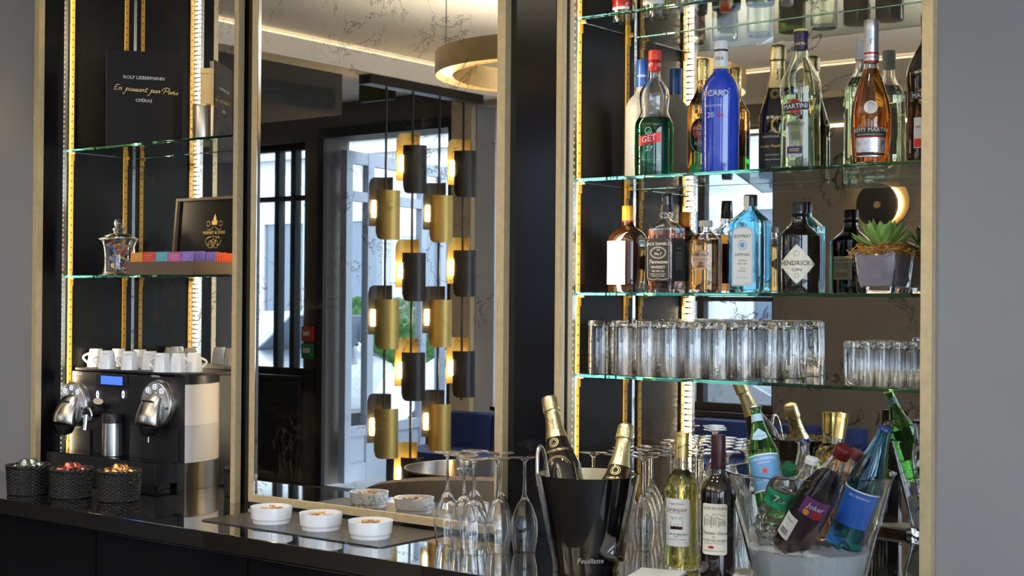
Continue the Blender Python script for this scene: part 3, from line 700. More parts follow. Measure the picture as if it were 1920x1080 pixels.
def label_cyl(b, r, a, w, z0, z1, mat, lines=(), ink=None, name='label', corner=0, r1=None):
    """curved label: centre angle a, width w along the arc"""
    ww = math.degrees(w/r)/2; l = obj(name, arcstrip(NB(), r, a-ww, a+ww, z0, z1, r1=r1, corner=corner), mat, b)
    if lines: letters(lines, cyl(r+.0004, a), ink or M_ink, l)
    return l
def label_flat(b, y, x0, x1, z0, z1, mat, lines=(), ink=None, name='label', pts=None, off=0):
    l = obj(name, prism(NB(), pts or [(x0, z0), (x0, z1), (x1, z1), (x1, z0)], y-.0005, y), mat, b)
    if lines: letters(lines, flat(y-.0008, off), ink or M_ink, l)
    return l
G_amber = glass('amber_spirit', (.95, .50, .12), 0, 1.36); G_cognac = glass('cognac_liquid', (.80, .26, .05), 0, 1.36); G_whisky = glass('whiskey_liquid', (.62, .24, .06), 0, 1.36)
G_green = glass('green_glass', (.35, .70, .28)); G_mint = glass('mint_liquid', (.0, .22, .07), 0, 1.36); G_water = glass('water_liquid', (1, 1, 1), 0, 1.33)
G_yell = glass('pale_vermouth', (.90, .93, .62), 0, 1.34); G_blue = glass('blue_gin_glass', (.42, .80, .93)); G_white = glass('white_wine', (.96, .90, .40), 0, 1.34)
G_tint = glass('faint_green_glass', (.93, .98, .92)); G_bluew = glass('blue_glass', (.10, .42, .85)); G_orange = glass('orange_brown_glass', (.30, .10, .02))
M_darkg = pbr('near_black_glass', (.012, .008, .006), .05, 0, coat=1); M_choc = pbr('dark_brown_glass', (.030, .012, .006), .05, 0, coat=1)
M_red = pbr('red_plastic', (.75, .05, .03), .35); M_redf = pbr('red_foil', (.5, .02, .02), .3, .3); M_capred = pbr('dark_red_cap', (.07, .004, .005), .3); M_ricard = pbr('royal_blue_gloss', (.02, .06, .52), .16, coat=1)
M_capw = pbr('white_plastic', (.8, .8, .8), .35); M_capblue = pbr('deep_blue_foil', (.03, .09, .35), .3, .3); M_orange = pbr('orange_foil', (.85, .36, .03), .35, .2)
M_bk = pbr('matt_black', (.012, .012, .014), .35); M_frost = pbr('frosted_glass', (.42, .45, .47), .45, trans=.5); M_yellow = pbr('yellow_band', (.85, .70, .15), .5)
M_silver = pbr('silver_foil', (.78, .78, .80), .3, .8); M_bluepaper = pbr('blue_label', (.12, .32, .62), .5); M_greenl = pbr('green_label', (.02, .32, .12), .45)
M_lblack = pbr('black_label', (.015, .015, .016), .5); M_burg = pbr('burgundy_foil', (.035, .007, .010), .35, .2); M_peach = pbr('peach_label', (.85, .62, .48), .6)
Z2 = SH[1]
# --- tall shelf (z = SH[1])
b = bottle('vodka_bottle', 'frosted clear vodka bottle with a dark blue cap, behind the green mint liqueur', 'bottle', P2(1204, 3.045, 200), 3.045, Z2,
    [(0, .040), (.003, .0425), (.17, .0425), (.195, .041), (.215, .030), (.228, .018), (.245, .0155), (.300, .0150)], M_frost, t=.003)
c = cap(b, .243, .312, .0168, M_capblue, r1=.0162); letters([('VODKA', .008, 0, .27, 0, .2)], cyl(.0172, -62), M_wink, c)
letters([('GREY', .016, -.012, .085, 0, .0), ('VODKA', .009, -.012, .066), ('IMPORTED', .005, -.012, .055)], cyl(.0431, -62), M_bluepaper, b)
strokes([[(-.004+i*.0, .125), (.004, .131), (.010, .142)] for i in range(1)]+[[(.004, .131), (.014, .128), (.022, .133)], [(-.02, .118), (-.008, .124), (.0, .120)]], .0022, cyl(.0431, -70), M_wink, b, 'bird_emblem')
b = bottle('mint_liqueur_bottle', 'waisted clear bottle half full of dark green mint liqueur, red cap', 'bottle', P2(1227, 2.95, 220), 2.95, Z2,
    [(0, .042), (.004, .0465), (.06, .0475), (.115, .0475), (.135, .046), (.150, .039), (.163, .034), (.178, .0355), (.200, .037), (.215, .034), (.232, .024), (.245, .0155), (.262, .0140), (.295, .0138)], M_crystal, G_mint, .146, t=.003)
cap(b, .262, .288, .0150, M_redf, 'neck_foil', r1=.0146); c = cap(b, .2885, .313, .0158, M_red, r1=.0155); letters([('GET', .011, -.012, .276, .02), ('GET', .011, .018, .276, .02)], cyl(.0157, -66), M_wink, b)
l = obj('label', grid_on(NB(), lambda u, v: cyl(.0478, -74)(u, .092+v+u*.18), -.029, .029, -.012, .012), M_redf, b); letters([('GET', .021, -.002, .0922, .04, .15, 1, 10)], cyl(.0482, -74), M_wink, l)
letters([('27', .017, -.002, .068, .03, .3)], cyl(.0479, -74), M_wink, b, 'number'); strokes([[(-.02, .05), (.03, .05)], [(-.02, .046), (.03, .046)], [(-.018, .042), (.028, .042)]], .0008, cyl(.0479, -74), M_wink, b, 'fine_print'); strokes([circ(-.002, .112, .008)], .001, cyl(.0479, -74), M_wink, b)
b = bottle('rum_bottle', 'amber rum bottle with a gold cap and round red label, left of the blue bottle', 'bottle', P2(1318, 3.045, 220), 3.045, Z2,
    [(0, .035), (.003, .0375), (.165, .0375), (.185, .035), (.205, .024), (.220, .0165), (.240, .0145), (.285, .0140)], M_crystal, G_amber, .250)
cap(b, .244, .298, .0158, M_goldfoil, r1=.0155)
l = obj('label', disc_on(NB(), cyl(.0379, -70), 0, .105, .030, ry=.044), M_lblack, b); l2 = obj('roundel', disc_on(NB(), cyl(.0382, -70), 0, .118, .021), M_redf, l)
letters([('Havana', .0125, 0, .123, .02), ('Club', .0125, 0, .110, .02), ('Especial', .0105, 0, .086, 0, .4)], cyl(.0385, -70), M_wink, l); strokes([circ(0, .105, .0285, ry=.0425)], .001, cyl(.0383, -70), M_wink, l)
label_cyl(b, .0379, -70, .062, .016, .034, M_greenl, [('CUBA', .007, 0, .025)], M_wink, 'base_label')
b = bottle('pastis_bottle', 'bright royal blue bottle with a white cap and white lettering', 'bottle', P2(1351, 2.955, 220), 2.955, Z2,
    [(0, .040), (.003, .0435), (.14, .0445), (.185, .0455), (.205, .043), (.225, .034), (.240, .022), (.252, .0165), (.300, .0155)], M_ricard, solid=True)
obj('neck_wrap', loft(NB(), [(.251, .0185), (.285, .0162), (.296, .0162)], 32), M_capw, b, True); obj('yellow_ring', loft(NB(), [(.251, .0190), (.256, .0186)], 32, False, False), M_yellow, b, True)
cap(b, .2975, .318, .0165, M_capw, r1=.0155); obj('tear_band', loft(NB(), [(.2925, .0168), (.2975, .0168)], 32, False, False), M_bk, b)
letters([('2016', .012, -.003, .275, .02)], cyl(.0178, -70), M_bk, b, 'neck_number')
letters([('RICARD', .0195, 0, .1885, .03)], cyl(.0462, -80), M_wink, b); strokes([[(-.037, .178), (.037, .178), (.037, .200), (-.037, .200), (-.037, .178)]], .0016, cyl(.0460, -80), M_wink, b, 'name_frame')
letters([('EDITION LIMITEE', .007, 0, .160, .02), ('20', .018, -.010, .138, .05)], cyl(.0449, -80), M_wink, b); letters([('16', .018, .014, .138, .05)], cyl(.0449, -80), M_redf, b)
strokes([[(-.030, .110-i*.005), (.022, .110-i*.005)] for i in range(5)]+[[(-.028, .062), (.0, .062), (.0, .054), (-.028, .054), (-.028, .062)]], .0008, cyl(.0447, -80), M_wink, b, 'fine_print')
def champagne(b, big=1, a=-75):
    obj('foil', loft(NB(), sm([(.205, .0262), (.225, .0215), (.250, .0180), (.268, .0172), (.272, .0190), (.276, .0196), (.290, .0192), (.302, .0185), (.308, .0150), (.310, .008)], 2), 36), M_gfoil2, b, True)
    bm = NB(); rnd = random.Random(3)
    for i in range(6): tube(bm, [((.0199-.0006*k)*math.cos(i+math.sin(k)*.2), (.0199-.0006*k)*math.sin(i+math.sin(k)*.2), .272+.006*k) for k in range(6)], .0009, 5)
    tube(bm, [(.0198*math.cos(R(q)), .0198*math.sin(R(q)), .2725) for q in range(0, 361, 15)], .0011, 5); obj('wire_cage', bm, M_goldfoil, b, True)
    l = obj('medallion', disc_on(NB(), lambda u, v: cyl(.0300-(v-.190)*.30, a)(u, v), 0, .190, .0125), M_lblack, b); strokes([circ(0, .190, .011), circ(0, .190, .007)], .0012, lambda u, v: cyl(.0305-(v-.190)*.30, a)(u, v), M_gold, l)
    letters([('Feuillatte', .0085, 0, 0, 0, .4, 1, 90)], lambda u, v: cyl(.0215-v*.28, a+10)(u, .238+v), M_ink, b, 'neck_script')
CHS = [(0, .040), (.004, .0435), (.12, .0440), (.145, .0415), (.170, .0345), (.190, .0285), (.205, .0245), (.225, .0195), (.255, .0155), (.275, .0150), (.300, .0148)]
def champ_label(b, a=-80):
    l = label_cyl(b, .0443, a, .085, .018, .098, M_lblack)
    strokes([circ(.018, .115, .020), circ(.018, .115, .017)], .0012, cyl(.0447, a), M_gold, l); strokes([[(-.04, .082), (.04, .082)], [(-.04, .050), (.04, .050)], [(-.04, .040), (.04, .040)]], .0008, cyl(.0447, a), M_gold, l)
    letters([('CHAMPAGNE', .0075, -.006, .088, .01)], cyl(.0447, a), M_wink, l); letters([('Nicolas Feuillatte', .0105, -.002, .066, 0, .35)], cyl(.0447, a), M_gold, l, 'script'); letters([('BRUT RESERVE', .005, 0, .045), ('EPERNAY FRANCE', .0045, 0, .034)], cyl(.0447, a), M_wink, l)
b = bottle('champagne_bottle', 'black champagne bottle with a pale gold foil neck, behind the vermouth on the tall shelf', 'bottle', P2(1458, 3.035, 220), 3.035, Z2, CHS, M_darkg, solid=True); champagne(b); champ_label(b)
VS = [(0, .041), (.004, .0455), (.05, .0455), (.12, .0440), (.155, .0450), (.180, .0470), (.200, .0460), (.222, .037), (.245, .0255), (.262, .0175), (.285, .0150), (.312, .0145)]
def vermouth(label, px, Y, gm, liq, capm, lab, dark=False):
    b = bottle('vermouth_bottle', label, 'bottle', P2(px, Y, 220), Y, Z2, VS, gm, liq, .170, solid=dark)
    obj('neck_foil', loft(NB(), [(.276, .0166), (.304, .0160)], 32), capm, b, True); obj('cap', loft(NB(), [(.3042, .0172), (.316, .0172), (.318, .0166)], 32), capm, b, True); obj('cap_top', loft(NB(), [(.318, .0168), (.321, .0168), (.323, .0155)], 32), M_yellow, b, True)
    a = -80; P = lambda r: (lambda u, v: cyl(r, a)(u, v))
    letters([('MARTINI', .0085, 0, .288, .02)], cyl(.0169, -70), M_gold, b, 'neck_lettering')
    o = obj('red_roundel', disc_on(NB(), P(.0466), 0, .142, .0155), M_redf if not dark else M_orange, b); g = obj('name_plate', grid_on(NB(), lambda u, v: P(.0470)(u, .142+v+u*.05), -.032, .032, -.0085, .0085), M_lblack, b)
    strokes([[(-.033, .1312), (.033, .1345), (.033, .1530), (-.033, .1497), (-.033, .1312)]], .0013, P(.0472), M_wink, g); letters([('MARTINI', .0155, 0, .142, .035, 0, .95, 3)], P(.0473), M_wink, g)
    return b, P
b, P = vermouth('pale yellow green vermouth bottle with a navy cap and white label', 1501, 2.955, G_tint, G_yell, pbr('navy_foil', (.03, .025, .08), .35), M_paper)
l = obj('label', poly_on(NB(), P(.0460), [(-.024, .028), (-.024, .108), (.022, .114), (.022, .034), (.012, .028), (0, .026), (-.012, .026)]), M_paper, b)
l.data.transform(Matrix.Identity(4)); letters([('BIANCO', .0105, 0, .102, .025, 0, 1.1)], P(.0466), M_ink, l); strokes([[(-.014, .084-i*.004), (.012, .084-i*.004)] for i in range(5)]+[circ(-.002, .062, .006)], .0006, P(.0466), M_ink, l, 'fine_print')
n_ = obj('navy_panel', grid_on(NB(), P(.0466), -.019, .017, .036, .052), pbr('navy_print', (.03, .03, .10), .5), l); strokes([circ(-.010+i*.0055, .044, .003, 12) for i in range(4)], .0008, P(.0469), M_gold, n_)
b, P = vermouth('dark red vermouth bottle half hidden by the frame at the shelf end', 1741, 2.945, M_choc, None, M_redf, None, True)
l = obj('label', grid_on(NB(), P(.0458), -.024, .024, .030, .095), M_paper, b); obj('red_panel', grid_on(NB(), P(.0461), -.023, .023, .032, .050), M_redf, l); letters([('ROSSO', .010, -.002, .105, .03)], P(.0459), M_redf, b, 'red_lettering'); letters([('1863', .006, -.014, .075)], P(.0462), M_ink, l)
b = bottle('gin_bottle', 'clear bottle with a ribbed white cap, behind the cognac', 'bottle', P2(1616, 3.05, 220), 3.05, Z2,
    [(0, .036), (.003, .0385), (.175, .0385), (.195, .036), (.215, .025), (.232, .0165), (.250, .0145), (.29, .0140)], M_crystal, G_yell, .215)
cap(b, .256, .300, .0158, M_capw, r1=.0155); l = label_cyl(b, .0389, 75, .05, .05, .16, M_cream, [('GIN', .014, 0, .13, .02), ('DISTILLED', .006, 0, .115), ('40% VOL', .005, 0, .07)], M_ink, 'back_label')
b = bottle('cognac_bottle', 'teardrop cognac bottle of red amber with a silver capsule and grey label', 'bottle', P2(1633, 2.93, 220), 2.93, Z2,
    [(0, .034), (.003, .0370), (.04, .0405), (.085, .0430), (.120, .0420), (.150, .0365), (.180, .0275), (.205, .0190), (.225, .0155), (.26, .0150), (.30, .0145)], M_crystal, G_cognac, .212, t=.0026)
obj('capsule', loft(NB(), [(.228, .0160), (.231, .0163), (.290, .0160), (.292, .0166), (.318, .0166), (.320, .0155)], 36), M_silver, b, True)
rb_ = obj('red_ring', loft(NB(), [(.226, .0164), (.228, .0166), (.246, .0165), (.248, .0164)], 32, False, False), M_redf, b, True); obj('silver_band', loft(NB(), [(.2295, .0168), (.2435, .0167)], 32, False, False), M_silver, rb_, True)
letters([('REMY MARTIN', .007, 0, .2365, .01)], cyl(.0170, -66), M_lblack, rb_); strokes([[(-.006, .262), (0, .268), (-.003, .274), (.004, .282), (.001, .272), (.008, .276)]], .0018, cyl(.0164, -70), M_lblack, b, 'centaur_mark')
K = lambda r: cyl(r, -68)
md = obj('medallion', disc_on(NB(), lambda u, v: K(.0432-max(0, v-.105)*.12)(u, v), 0, .124, .0145), M_silver, b); strokes([circ(0, .124, .0125), [(-.003, .118), (0, .124), (-.002, .129), (.005, .133)]], .0012, lambda u, v: K(.0437-max(0, v-.105)*.12)(u, v), M_steel, md)
obj('black_label', grid_on(NB(), lambda u, v: K(.0430)(u, v), -.036, .036, .0602, .0800, 14), M_lblack, b); letters([('REMY MARTIN', .0128, 0, .0745, .015)], K(.0434), M_cream, b, 'name'); letters([('FINE CHAMPAGNE COGNAC', .0048, 0, .0645, .01)], K(.0434), M_cream, b, 'subtitle')
l = obj('silver_label', grid_on(NB(), lambda u, v: K(.0414+(v-.02)*.03)(u, v), -.035, .035, .027, .058, 14), M_silver, b); obj('red_line', grid_on(NB(), K(.0431), -.036, .036, .0582, .0600, 14), M_redf, l); letters([('V S O P', .020, 0, .044, 0), ('APPELLATION CONTROLEE', .004, 0, .031)], K(.0432), M_steel, l); strokes([circ(0, .044, .011)], .001, K(.0432), M_steel, l)
obj('base_lines', grid_on(NB(), K(.0410), -.033, .033, .016, .024, 14), M_lblack, b); obj('base_line_white', grid_on(NB(), K(.0413), -.033, .033, .017, .0195, 14), M_silver, b)
# --- top shelf: only the feet of these bottles show
Z1 = SH[0]
TOP = [(1170, 30, G_tint, G_water, 'clear bottle with a red and white label, leftmost on the top shelf', M_redf, .029), (1231, 26, G_tint, G_water, 'clear bottle second from the left on the top shelf', M_paper, .034), (1300, 20, G_tint, G_water, 'pale clear bottle third from the left on the top shelf', None, .034),
       (1362, 12, G_green, G_amber, 'green glass bottle with an amber foot on the top shelf', M_cream, .034), (1425, 4, G_tint, G_water, 'clear bottle right of the green one on the top shelf', None, .033), (1490, -2, M_choc, None, 'dark brown bottle on the top shelf, second from the right', None, .033), (1555, -8, M_choc, None, 'dark brown bottle, rightmost on the top shelf', None, .034)]
for px_, py_, gm, lq, lb_, lm, r_ in TOP:
    Y = 2.955; b = bottle('spirit_bottle', lb_, 'bottle', P2(px_, Y, 20), Y, Z1, [(0, r_-.004), (.004, r_), (.19, r_), (.22, r_*.75), (.24, .015), (.28, .014)], gm, lq, .2, solid=lq is None, group='spirit bottles on the top shelf')
    cap(b, .272, .300, .0155, M_bk)
    if lm: l = label_cyl(b, r_+.0003, -80, r_*2.0, .03, .15, lm); obj('label_edge', arcstrip(NB(), r_+.0005, -130, -30, .024, .030), M_paper, l)
# --- gin and whiskey shelf (z = SH[2])
Z3 = SH[2]
b = bottle('orange_liqueur_bottle', 'squat square brown orange liqueur bottle with an orange capsule', 'bottle', P2(1177, 2.985, 450), 2.985, Z3,
    [(0, .036, .036, 5), (.003, .040, .040, 5), (.11, .042, .042, 5), (.135, .041, .041, 4.5), (.152, .034, .034, 3), (.163, .022, .022, 2), (.172, .0155, .0155, 2), (.205, .0145, .0145, 2)], M_choc, solid=True)
cap(b, .180, .217, .0150, M_orange, 'capsule', r1=.0146); obj('red_band', loft(NB(), [(.172, .0152), (.180, .0152)], 32, False, False), M_redf, b)
l = label_flat(b, -.0424, -.033, .020, .020, .128, M_paper, [('COINTREAU', .0088, -.006, .115, .02, 0, 1, 6), ('LIQUEUR', .007, -.006, .080), ('40% VOL', .005, -.006, .034)], M_ink); strokes([[(-.032, .101), (.019, .107), (.019, .126), (-.032, .120), (-.032, .101)]], .0012, flat(-.0433), M_gold, l)
b = bottle('whiskey_bottle', 'square whiskey bottle with a black cap and black and white label', 'bottle', P2(1249, 2.975, 450), 2.975, Z3,
    [(0, .034, .034, 9), (.003, .036, .036, 9), (.148, .036, .036, 9), (.158, .034, .034, 6), (.172, .024, .024, 2.5), (.182, .0165, .0165, 2), (.192, .0175, .0175, 2), (.198, .0155, .0155, 2), (.236, .0145, .0145, 2)], M_crystal, G_whisky, .152, t=.003)
cap(b, .197, .243, .0168, M_bk, 'cap', r1=.0140, mid=.0145)
W_ = -.0364; l = label_flat(b, W_-.0002, -.033, .033, .028, .132, M_lblack, [('JACK DANIEL\'S', .0098, 0, .118, .03), ('Old', .006, 0, .1035, .02), ('No.7', .010, 0, .094, .03), ('Tennessee', .0125, 0, .0745, 0, .3), ('WHISKEY', .0095, 0, .0615, .03), ('70cl 40% Vol.', .0065, 0, .052, .02), ('DISTILLED AND BOTTLED BY', .0034, 0, .045), ('LYNCHBURG TENNESSEE', .0034, 0, .040)], M_wink)
strokes([circ(0, .097, .020, ry=.012), circ(0, .097, .0225, ry=.0142), [(-.029, .034), (-.012, .031), (0, .034), (.012, .031), (.029, .034)], [(-.03, .036), (-.03, .126), (-.024, .129)], [(.03, .036), (.03, .126), (.024, .129)]], .0007, flat(W_-.0010), M_wink, l)
sd = obj('side_label', Bx(.0362, .0368, -.031, .031, .028, .132), M_lblack, b); letters([('JACK DANIEL', .0035, 0, .108)]+[('MELLOWED DROP BY DROP', .0026, 0, .098-i*.005) for i in range(9)], lambda u, v: (.0371, u, v), M_wink, sd)
b = bottle('malt_whisky_bottle', 'short round amber malt whisky bottle with an oval peach label', 'bottle', P2(1323, 2.955, 450), 2.955, Z3,
    [(0, .036), (.003, .039), (.112, .0395), (.125, .037), (.136, .027), (.143, .0165), (.150, .0135), (.168, .0130)], M_crystal, G_amber, .126, t=.003)
cap(b, .158, .172, .0165, pbr('grey_stopper', (.45, .42, .38), .5), 'stopper')
l = obj('label', disc_on(NB(), cyl(.0399, -78), 0, .078, .028, 36, .0235), M_peach, b); letters([('PURE MALT', .0078, 0, .089, .03), ('Whisky Double Wood', .0046, 0, .079, 0, .3), ('MATURED', .004, 0, .070), ('EDINBURGH', .0035, 0, .062)], cyl(.0403, -78), M_ink, l); strokes([circ(0, .078, .0265, ry=.022)], .0005, cyl(.0403, -78), M_ink, l)
b = bottle('blue_gin_bottle', 'rectangular pale blue gin bottle with a white and blue label', 'bottle', P2(1407, 2.98, 450), 2.98, Z3,
    [(0, .040, .030, 6), (.003, .0435, .033, 6), (.155, .0435, .033, 6), (.170, .0405, .031, 5), (.188, .024, .022, 3), (.198, .0155, .0155, 2), (.228, .0145, .0145, 2)], G_blue, G_water, .165, t=.003)
cap(b, .205, .231, .0160, M_bk); obj('neck_label', prism(NB(), [(-.006, .190), (-.0075, .206), (-.0075, .228), (.0045, .228), (.0045, .206), (.003, .190)], -.0172, -.0165), M_cream, b)
l = label_flat(b, -.0333, 0, 0, 0, 0, M_paper, [('BOMBAY', .0112, -.003, .1325, .03, 0, 1.0), ('SAPPHIRE', .0095, -.003, .089, .03), ('Distilled', .006, -.003, .076, 0, .3), ('DRY GIN', .0062, -.003, .068, .02), ('Vapour', .005, -.003, .058, 0, .3), ('INFUSED', .005, -.003, .051), ('PRODUCT OF ENGLAND', .0026, -.003, .036), ('40% VOL', .0035, .010, .022)], M_ink,
    pts=[(-.031, .016), (-.031, .140), (-.026, .151), (-.015, .155), (.009, .155), (.020, .151), (.025, .140), (.025, .016)])
strokes([circ(-.003, .112, .011), [(-.029, .018), (-.029, .139), (-.025, .149), (-.015, .153), (.009, .153), (.019, .149), (.023, .139), (.023, .018), (-.029, .018)]], .0014, flat(-.0343), M_bluepaper, l); obj('sapphire', disc_on(NB(), flat(-.0344), -.003, .112, .0065, 8), M_bluepaper, l)
b = bottle('apothecary_gin_bottle', 'near black apothecary gin bottle with a diamond shaped cream label', 'bottle', P2(1499, 2.985, 450), 2.985, Z3,
    [(0, .046), (.003, .0495), (.12, .0500), (.132, .047), (.145, .034), (.155, .022), (.166, .0175), (.180, .0165), (.196, .0160)], M_darkg, solid=True, seg=56)
cap(b, .188, .208, .0185, M_bk, 'stopper', r1=.0180); obj('neck_ring', loft(NB(), [(.176, .0180), (.180, .0205), (.184, .0180)], 36, False, False), M_bk, b, True)
l = obj('label', NB(), M_cream, b); bm = NB(); n = 20
for i in range(n):
    u0, u1 = -.044+.088*i/n, -.044+.088*(i+1)/n; f = lambda u: .046*(1-abs(u)/.044)
    pts = [(u0, .066-f(u0)), (u1, .066-f(u1)), (u1, .066+f(u1)), (u0, .066+f(u0))]
    pts = [p for k, p in enumerate(pts) if k == 0 or p != pts[k-1]]
    try: bm.faces.new([bm.verts.new(cyl(.0504, -71)(*p)) for p in pts])
    except Exception: pass
bm.to_mesh(l.data); bm.free(); letters([('HENDRICK\'S', .0150, 0, .068, .01), ('GIN', .0100, 0, .053, .01, 0, 1.4)], cyl(.0509, -71), M_ink, l); strokes([[(u_, v_) for u_, v_ in P_] for P_ in ([(0, .022), (.021, .044), (.042, .066)], [(.042, .066), (.021, .088), (0, .110)], [(0, .110), (-.021, .088), (-.042, .066)], [(-.042, .066), (-.021, .044), (0, .022)])]+[circ(0, .090, .006), circ(0, .040, .005)], .0006, cyl(.0508, -71), M_ink, l)
l = label_flat(b, .052, -.022, .026, .035, .092, M_cream, [], None, 'back_label'); l.location = (0, 0, 0)
letters([('HENDRICK', .007, 0, .082)], lambda u, v: (-u, .0525, v), M_ink, l); strokes([[(-.015+i*.003, .040), (-.015+i*.003, .053)] for i in range(11)]+[[(-.018, .075-i*.004), (.018, .075-i*.004)] for i in range(4)], .001, lambda u, v: (-u, .0525, v), M_ink, l, 'bar_lines')
# --- succulent in a glass cube
px_ = P2(1658, 2.995, 450); sp = thing('potted_succulent', 'green succulent in a thick square glass pot with orange moss', 'plant', (px_, 2.99, Z3+.0003))
obj('glass_pot', shell(NB(), [(0, .045, .045, 8), (.006, .048, .048, 8), (.050, .052, .052, 8), (.094, .057, .057, 7), (.096, .0565, .0565, 7)], .006, .016, 48), M_crystal, sp, True)
M_sand = pbr('lilac_sand', (.56, .50, .60), .8, vary=.3, vscale=40); obj('sand', loft(NB(), [(.0175, .036, .036, 6), (.03, .0425, .0425, 6), (.084, .0485, .0485, 7), (.088, .040, .040, 6)], 40), M_sand, sp, True)
bm = NB(); rnd = random.Random(5)
for i in range(420):
    a = rnd.uniform(0, 2*PI); r_ = rnd.uniform(.02, .066); p = Vector((r_*math.cos(a), r_*math.sin(a), .094+rnd.uniform(-.004, .010)-(.004 if r_ > .055 else 0))); pts = [p]
    for k in range(5): pts.append(pts[-1]+Vector((rnd.gauss(0, .005), rnd.gauss(0, .005), rnd.gauss(0, .003))))
    tube(bm, pts, .0009, 4)
obj('moss', bm, pbr('orange_moss', (.62, .32, .07), .8, vary=.4, vscale=80), sp, True)['kind'] = 'stuff'
M_succ = pbr('succulent_green', (.33, .56, .15), .38, vary=.25, vscale=20, coat=.2)
def leaf(L, w, t_): 
    bm = NB(); secs = [(0, .25), (.15, .55), (.4, .95), (.6, 1), (.78, .82), (.9, .5), (.97, .2), (1, .03)]
    rings = []
    for u, k in secs:
        rg_ = [bm.verts.new((w*k*math.cos(2*PI*i/10), t_*k*math.sin(2*PI*i/10)*(1 if math.sin(2*PI*i/10) < 0 else .45)+u*u*L*.18, u*L)) for i in range(10)]; rings.append(rg_)
    for a, b_ in zip(rings, rings[1:]):
        for i in range(10): bm.faces.new((a[i], a[(i+1) % 10], b_[(i+1) % 10], b_[i]))
    bm.faces.new(rings[0][::-1]); bm.faces.new(rings[-1]); return bm
for ring, (n, L, el) in enumerate(((10, .080, 74), (9, .076, 55), (7, .066, 36), (5, .048, 16))):
    for i in range(n):
        a = 2*PI*i/n+ring*.5+rnd.uniform(-.08, .08); m = Matrix.Translation((0, 0, .098+ring*.003)) @ Matrix.Rotation(a, 4, 'Z') @ Matrix.Rotation(R(el+rnd.uniform(-5, 5)), 4, 'X')
        obj('leaf', leaf(L*rnd.uniform(.92, 1.08), .0115, .0045), M_succ, sp, True, m)

# ------------------------------------------------------------------ left niche shelves
HW = {'E': (1.5, [[(1.3, 1.9), (.4, 2.0), (.2, 1.1), (.9, 1.1)], [(.2, 1.1), (.1, .1), (.6, 0), (1.3, .3)]]), 'n': (1.1, [[(0, .9), (.15, .9), (.1, 0)], [(.1, .5), (.5, .95), (.7, .8), (.7, .1), (1.0, .1)]]),
      'p': (1.25, [[(.1, .8), (.35, 1.0), (.15, -.2), (-.1, -1.3), (-.5, -1.0)], [(.15, .1), (.5, .95), (.9, .8), (.85, .2), (.5, 0), (.2, .1)], [(.85, .2), (1.2, .1)]]), 'a': (1.05, [[(.75, .85), (.3, .9), (.05, .4), (.25, 0), (.7, .3), (.8, .9), (.75, .1), (1.05, .15)]]),
      's': (.8, [[(0, .1), (.4, .95), (.55, .5), (.45, .05), (.15, .05)], [(.45, .05), (.8, .15)]]), 't': (.8, [[(.35, 1.7), (.2, .3), (.35, 0), (.8, .15)], [(-.1, 1.1), (.9, 1.2)]]), 'r': (.85, [[(.1, .1), (.25, 1.05), (.4, .85), (.65, .9), (.6, .15), (.85, .1)]]),
      'i': (.5, [[(.1, .9), (.05, .15), (.25, 0), (.5, .15)], [(.2, 1.4), (.25, 1.45)]]), 'P': (1.6, [[(.6, 1.9), (.35, .9), (.2, -.1)], [(-.5, .9), (-.4, 1.8), (.6, 2.3), (1.5, 2.0), (1.5, 1.2), (.9, .9), (.4, 1.0)]]), ' ': (.9, [])}
def script_lines(s_, sz, u0, v0, width_scale):
    out = []; x = 0
    for c_ in s_:
        w_, ls = HW[c_]
        for l_ in ls:
            pts = []                                     # rounded pen line through the control points
            for i in range(len(l_)-1):
                p0, p1, p2, p3 = [Vector(l_[max(0, min(len(l_)-1, i+k))]) for k in (-1, 0, 1, 2)]
                for j in range(4): t = j/4; pts.append(.5*((2*p1)+(p2-p0)*t+(2*p0-5*p1+4*p2-p3)*t*t+(3*p1-p0-3*p2+p3)*t**3))
            pts.append(Vector(l_[-1])); out.append([(u0+(x+p.x+p.y*.25)*sz*width_scale*1.25, v0+p.y*sz*.62-x*sz*.03) for p in pts])
        x += w_*.98
    return out
bk_a = Vector((P2(201, 2.860, 200), 2.860, 0)); bd_ = Vector((.138, .204, 0)).normalized(); ang = math.atan2(bd_.y, bd_.x)
bkz = SL[0]; bh, bw = .318, .240
book = thing('opera_book', 'large black hardback book with white and gold lettering, standing on the upper left shelf', 'book', (bk_a.x, bk_a.y, bkz+.0004), ang)
M_cloth = pbr('black_bookcloth', (.008, .006, .0075), .5, bump=.05, bscale=400)
M_cloth.node_tree.nodes['Principled BSDF'].inputs['Specular IOR Level'].default_value = .2
obj('cover', Bx(0, bw, 0, .003, 0, bh, .0008), M_cloth, book); obj('back_cover', Bx(0, bw, .019, .022, 0, bh, .0008), M_cloth, book); obj('spine', Bx(-.003, .0012, 0, .022, 0, bh, .0012), M_cloth, book)
obj('pages', Bx(.0015, bw-.005, .0032, .0188, .004, bh-.004), M_paper, book)
cf = lambda u, v: (bw/2+u, -.0005, v); ff = lambda u, v: (bw/2-u, .0225, v)
for pl, pr_ in ((cf, 'front'), (ff, 'back')):
    letters([('ROLF LIEBERMANN', .0155, -.004, bh-.088, .012), ('OPÉRAS', .0150, -.004, bh-.163, .012)], pl, M_wink, book, 'white_lettering')
    strokes(script_lines('En passant par Paris', .0135, -.100, bh-.130, .62), .0011, pl, M_gold, book, 'gold_script')
cn_ = thing('steel_canister', 'brushed steel cylinder standing right of the black book', 'canister', (P2(381, 2.895, 240), 2.895, SL[0]+.0004))
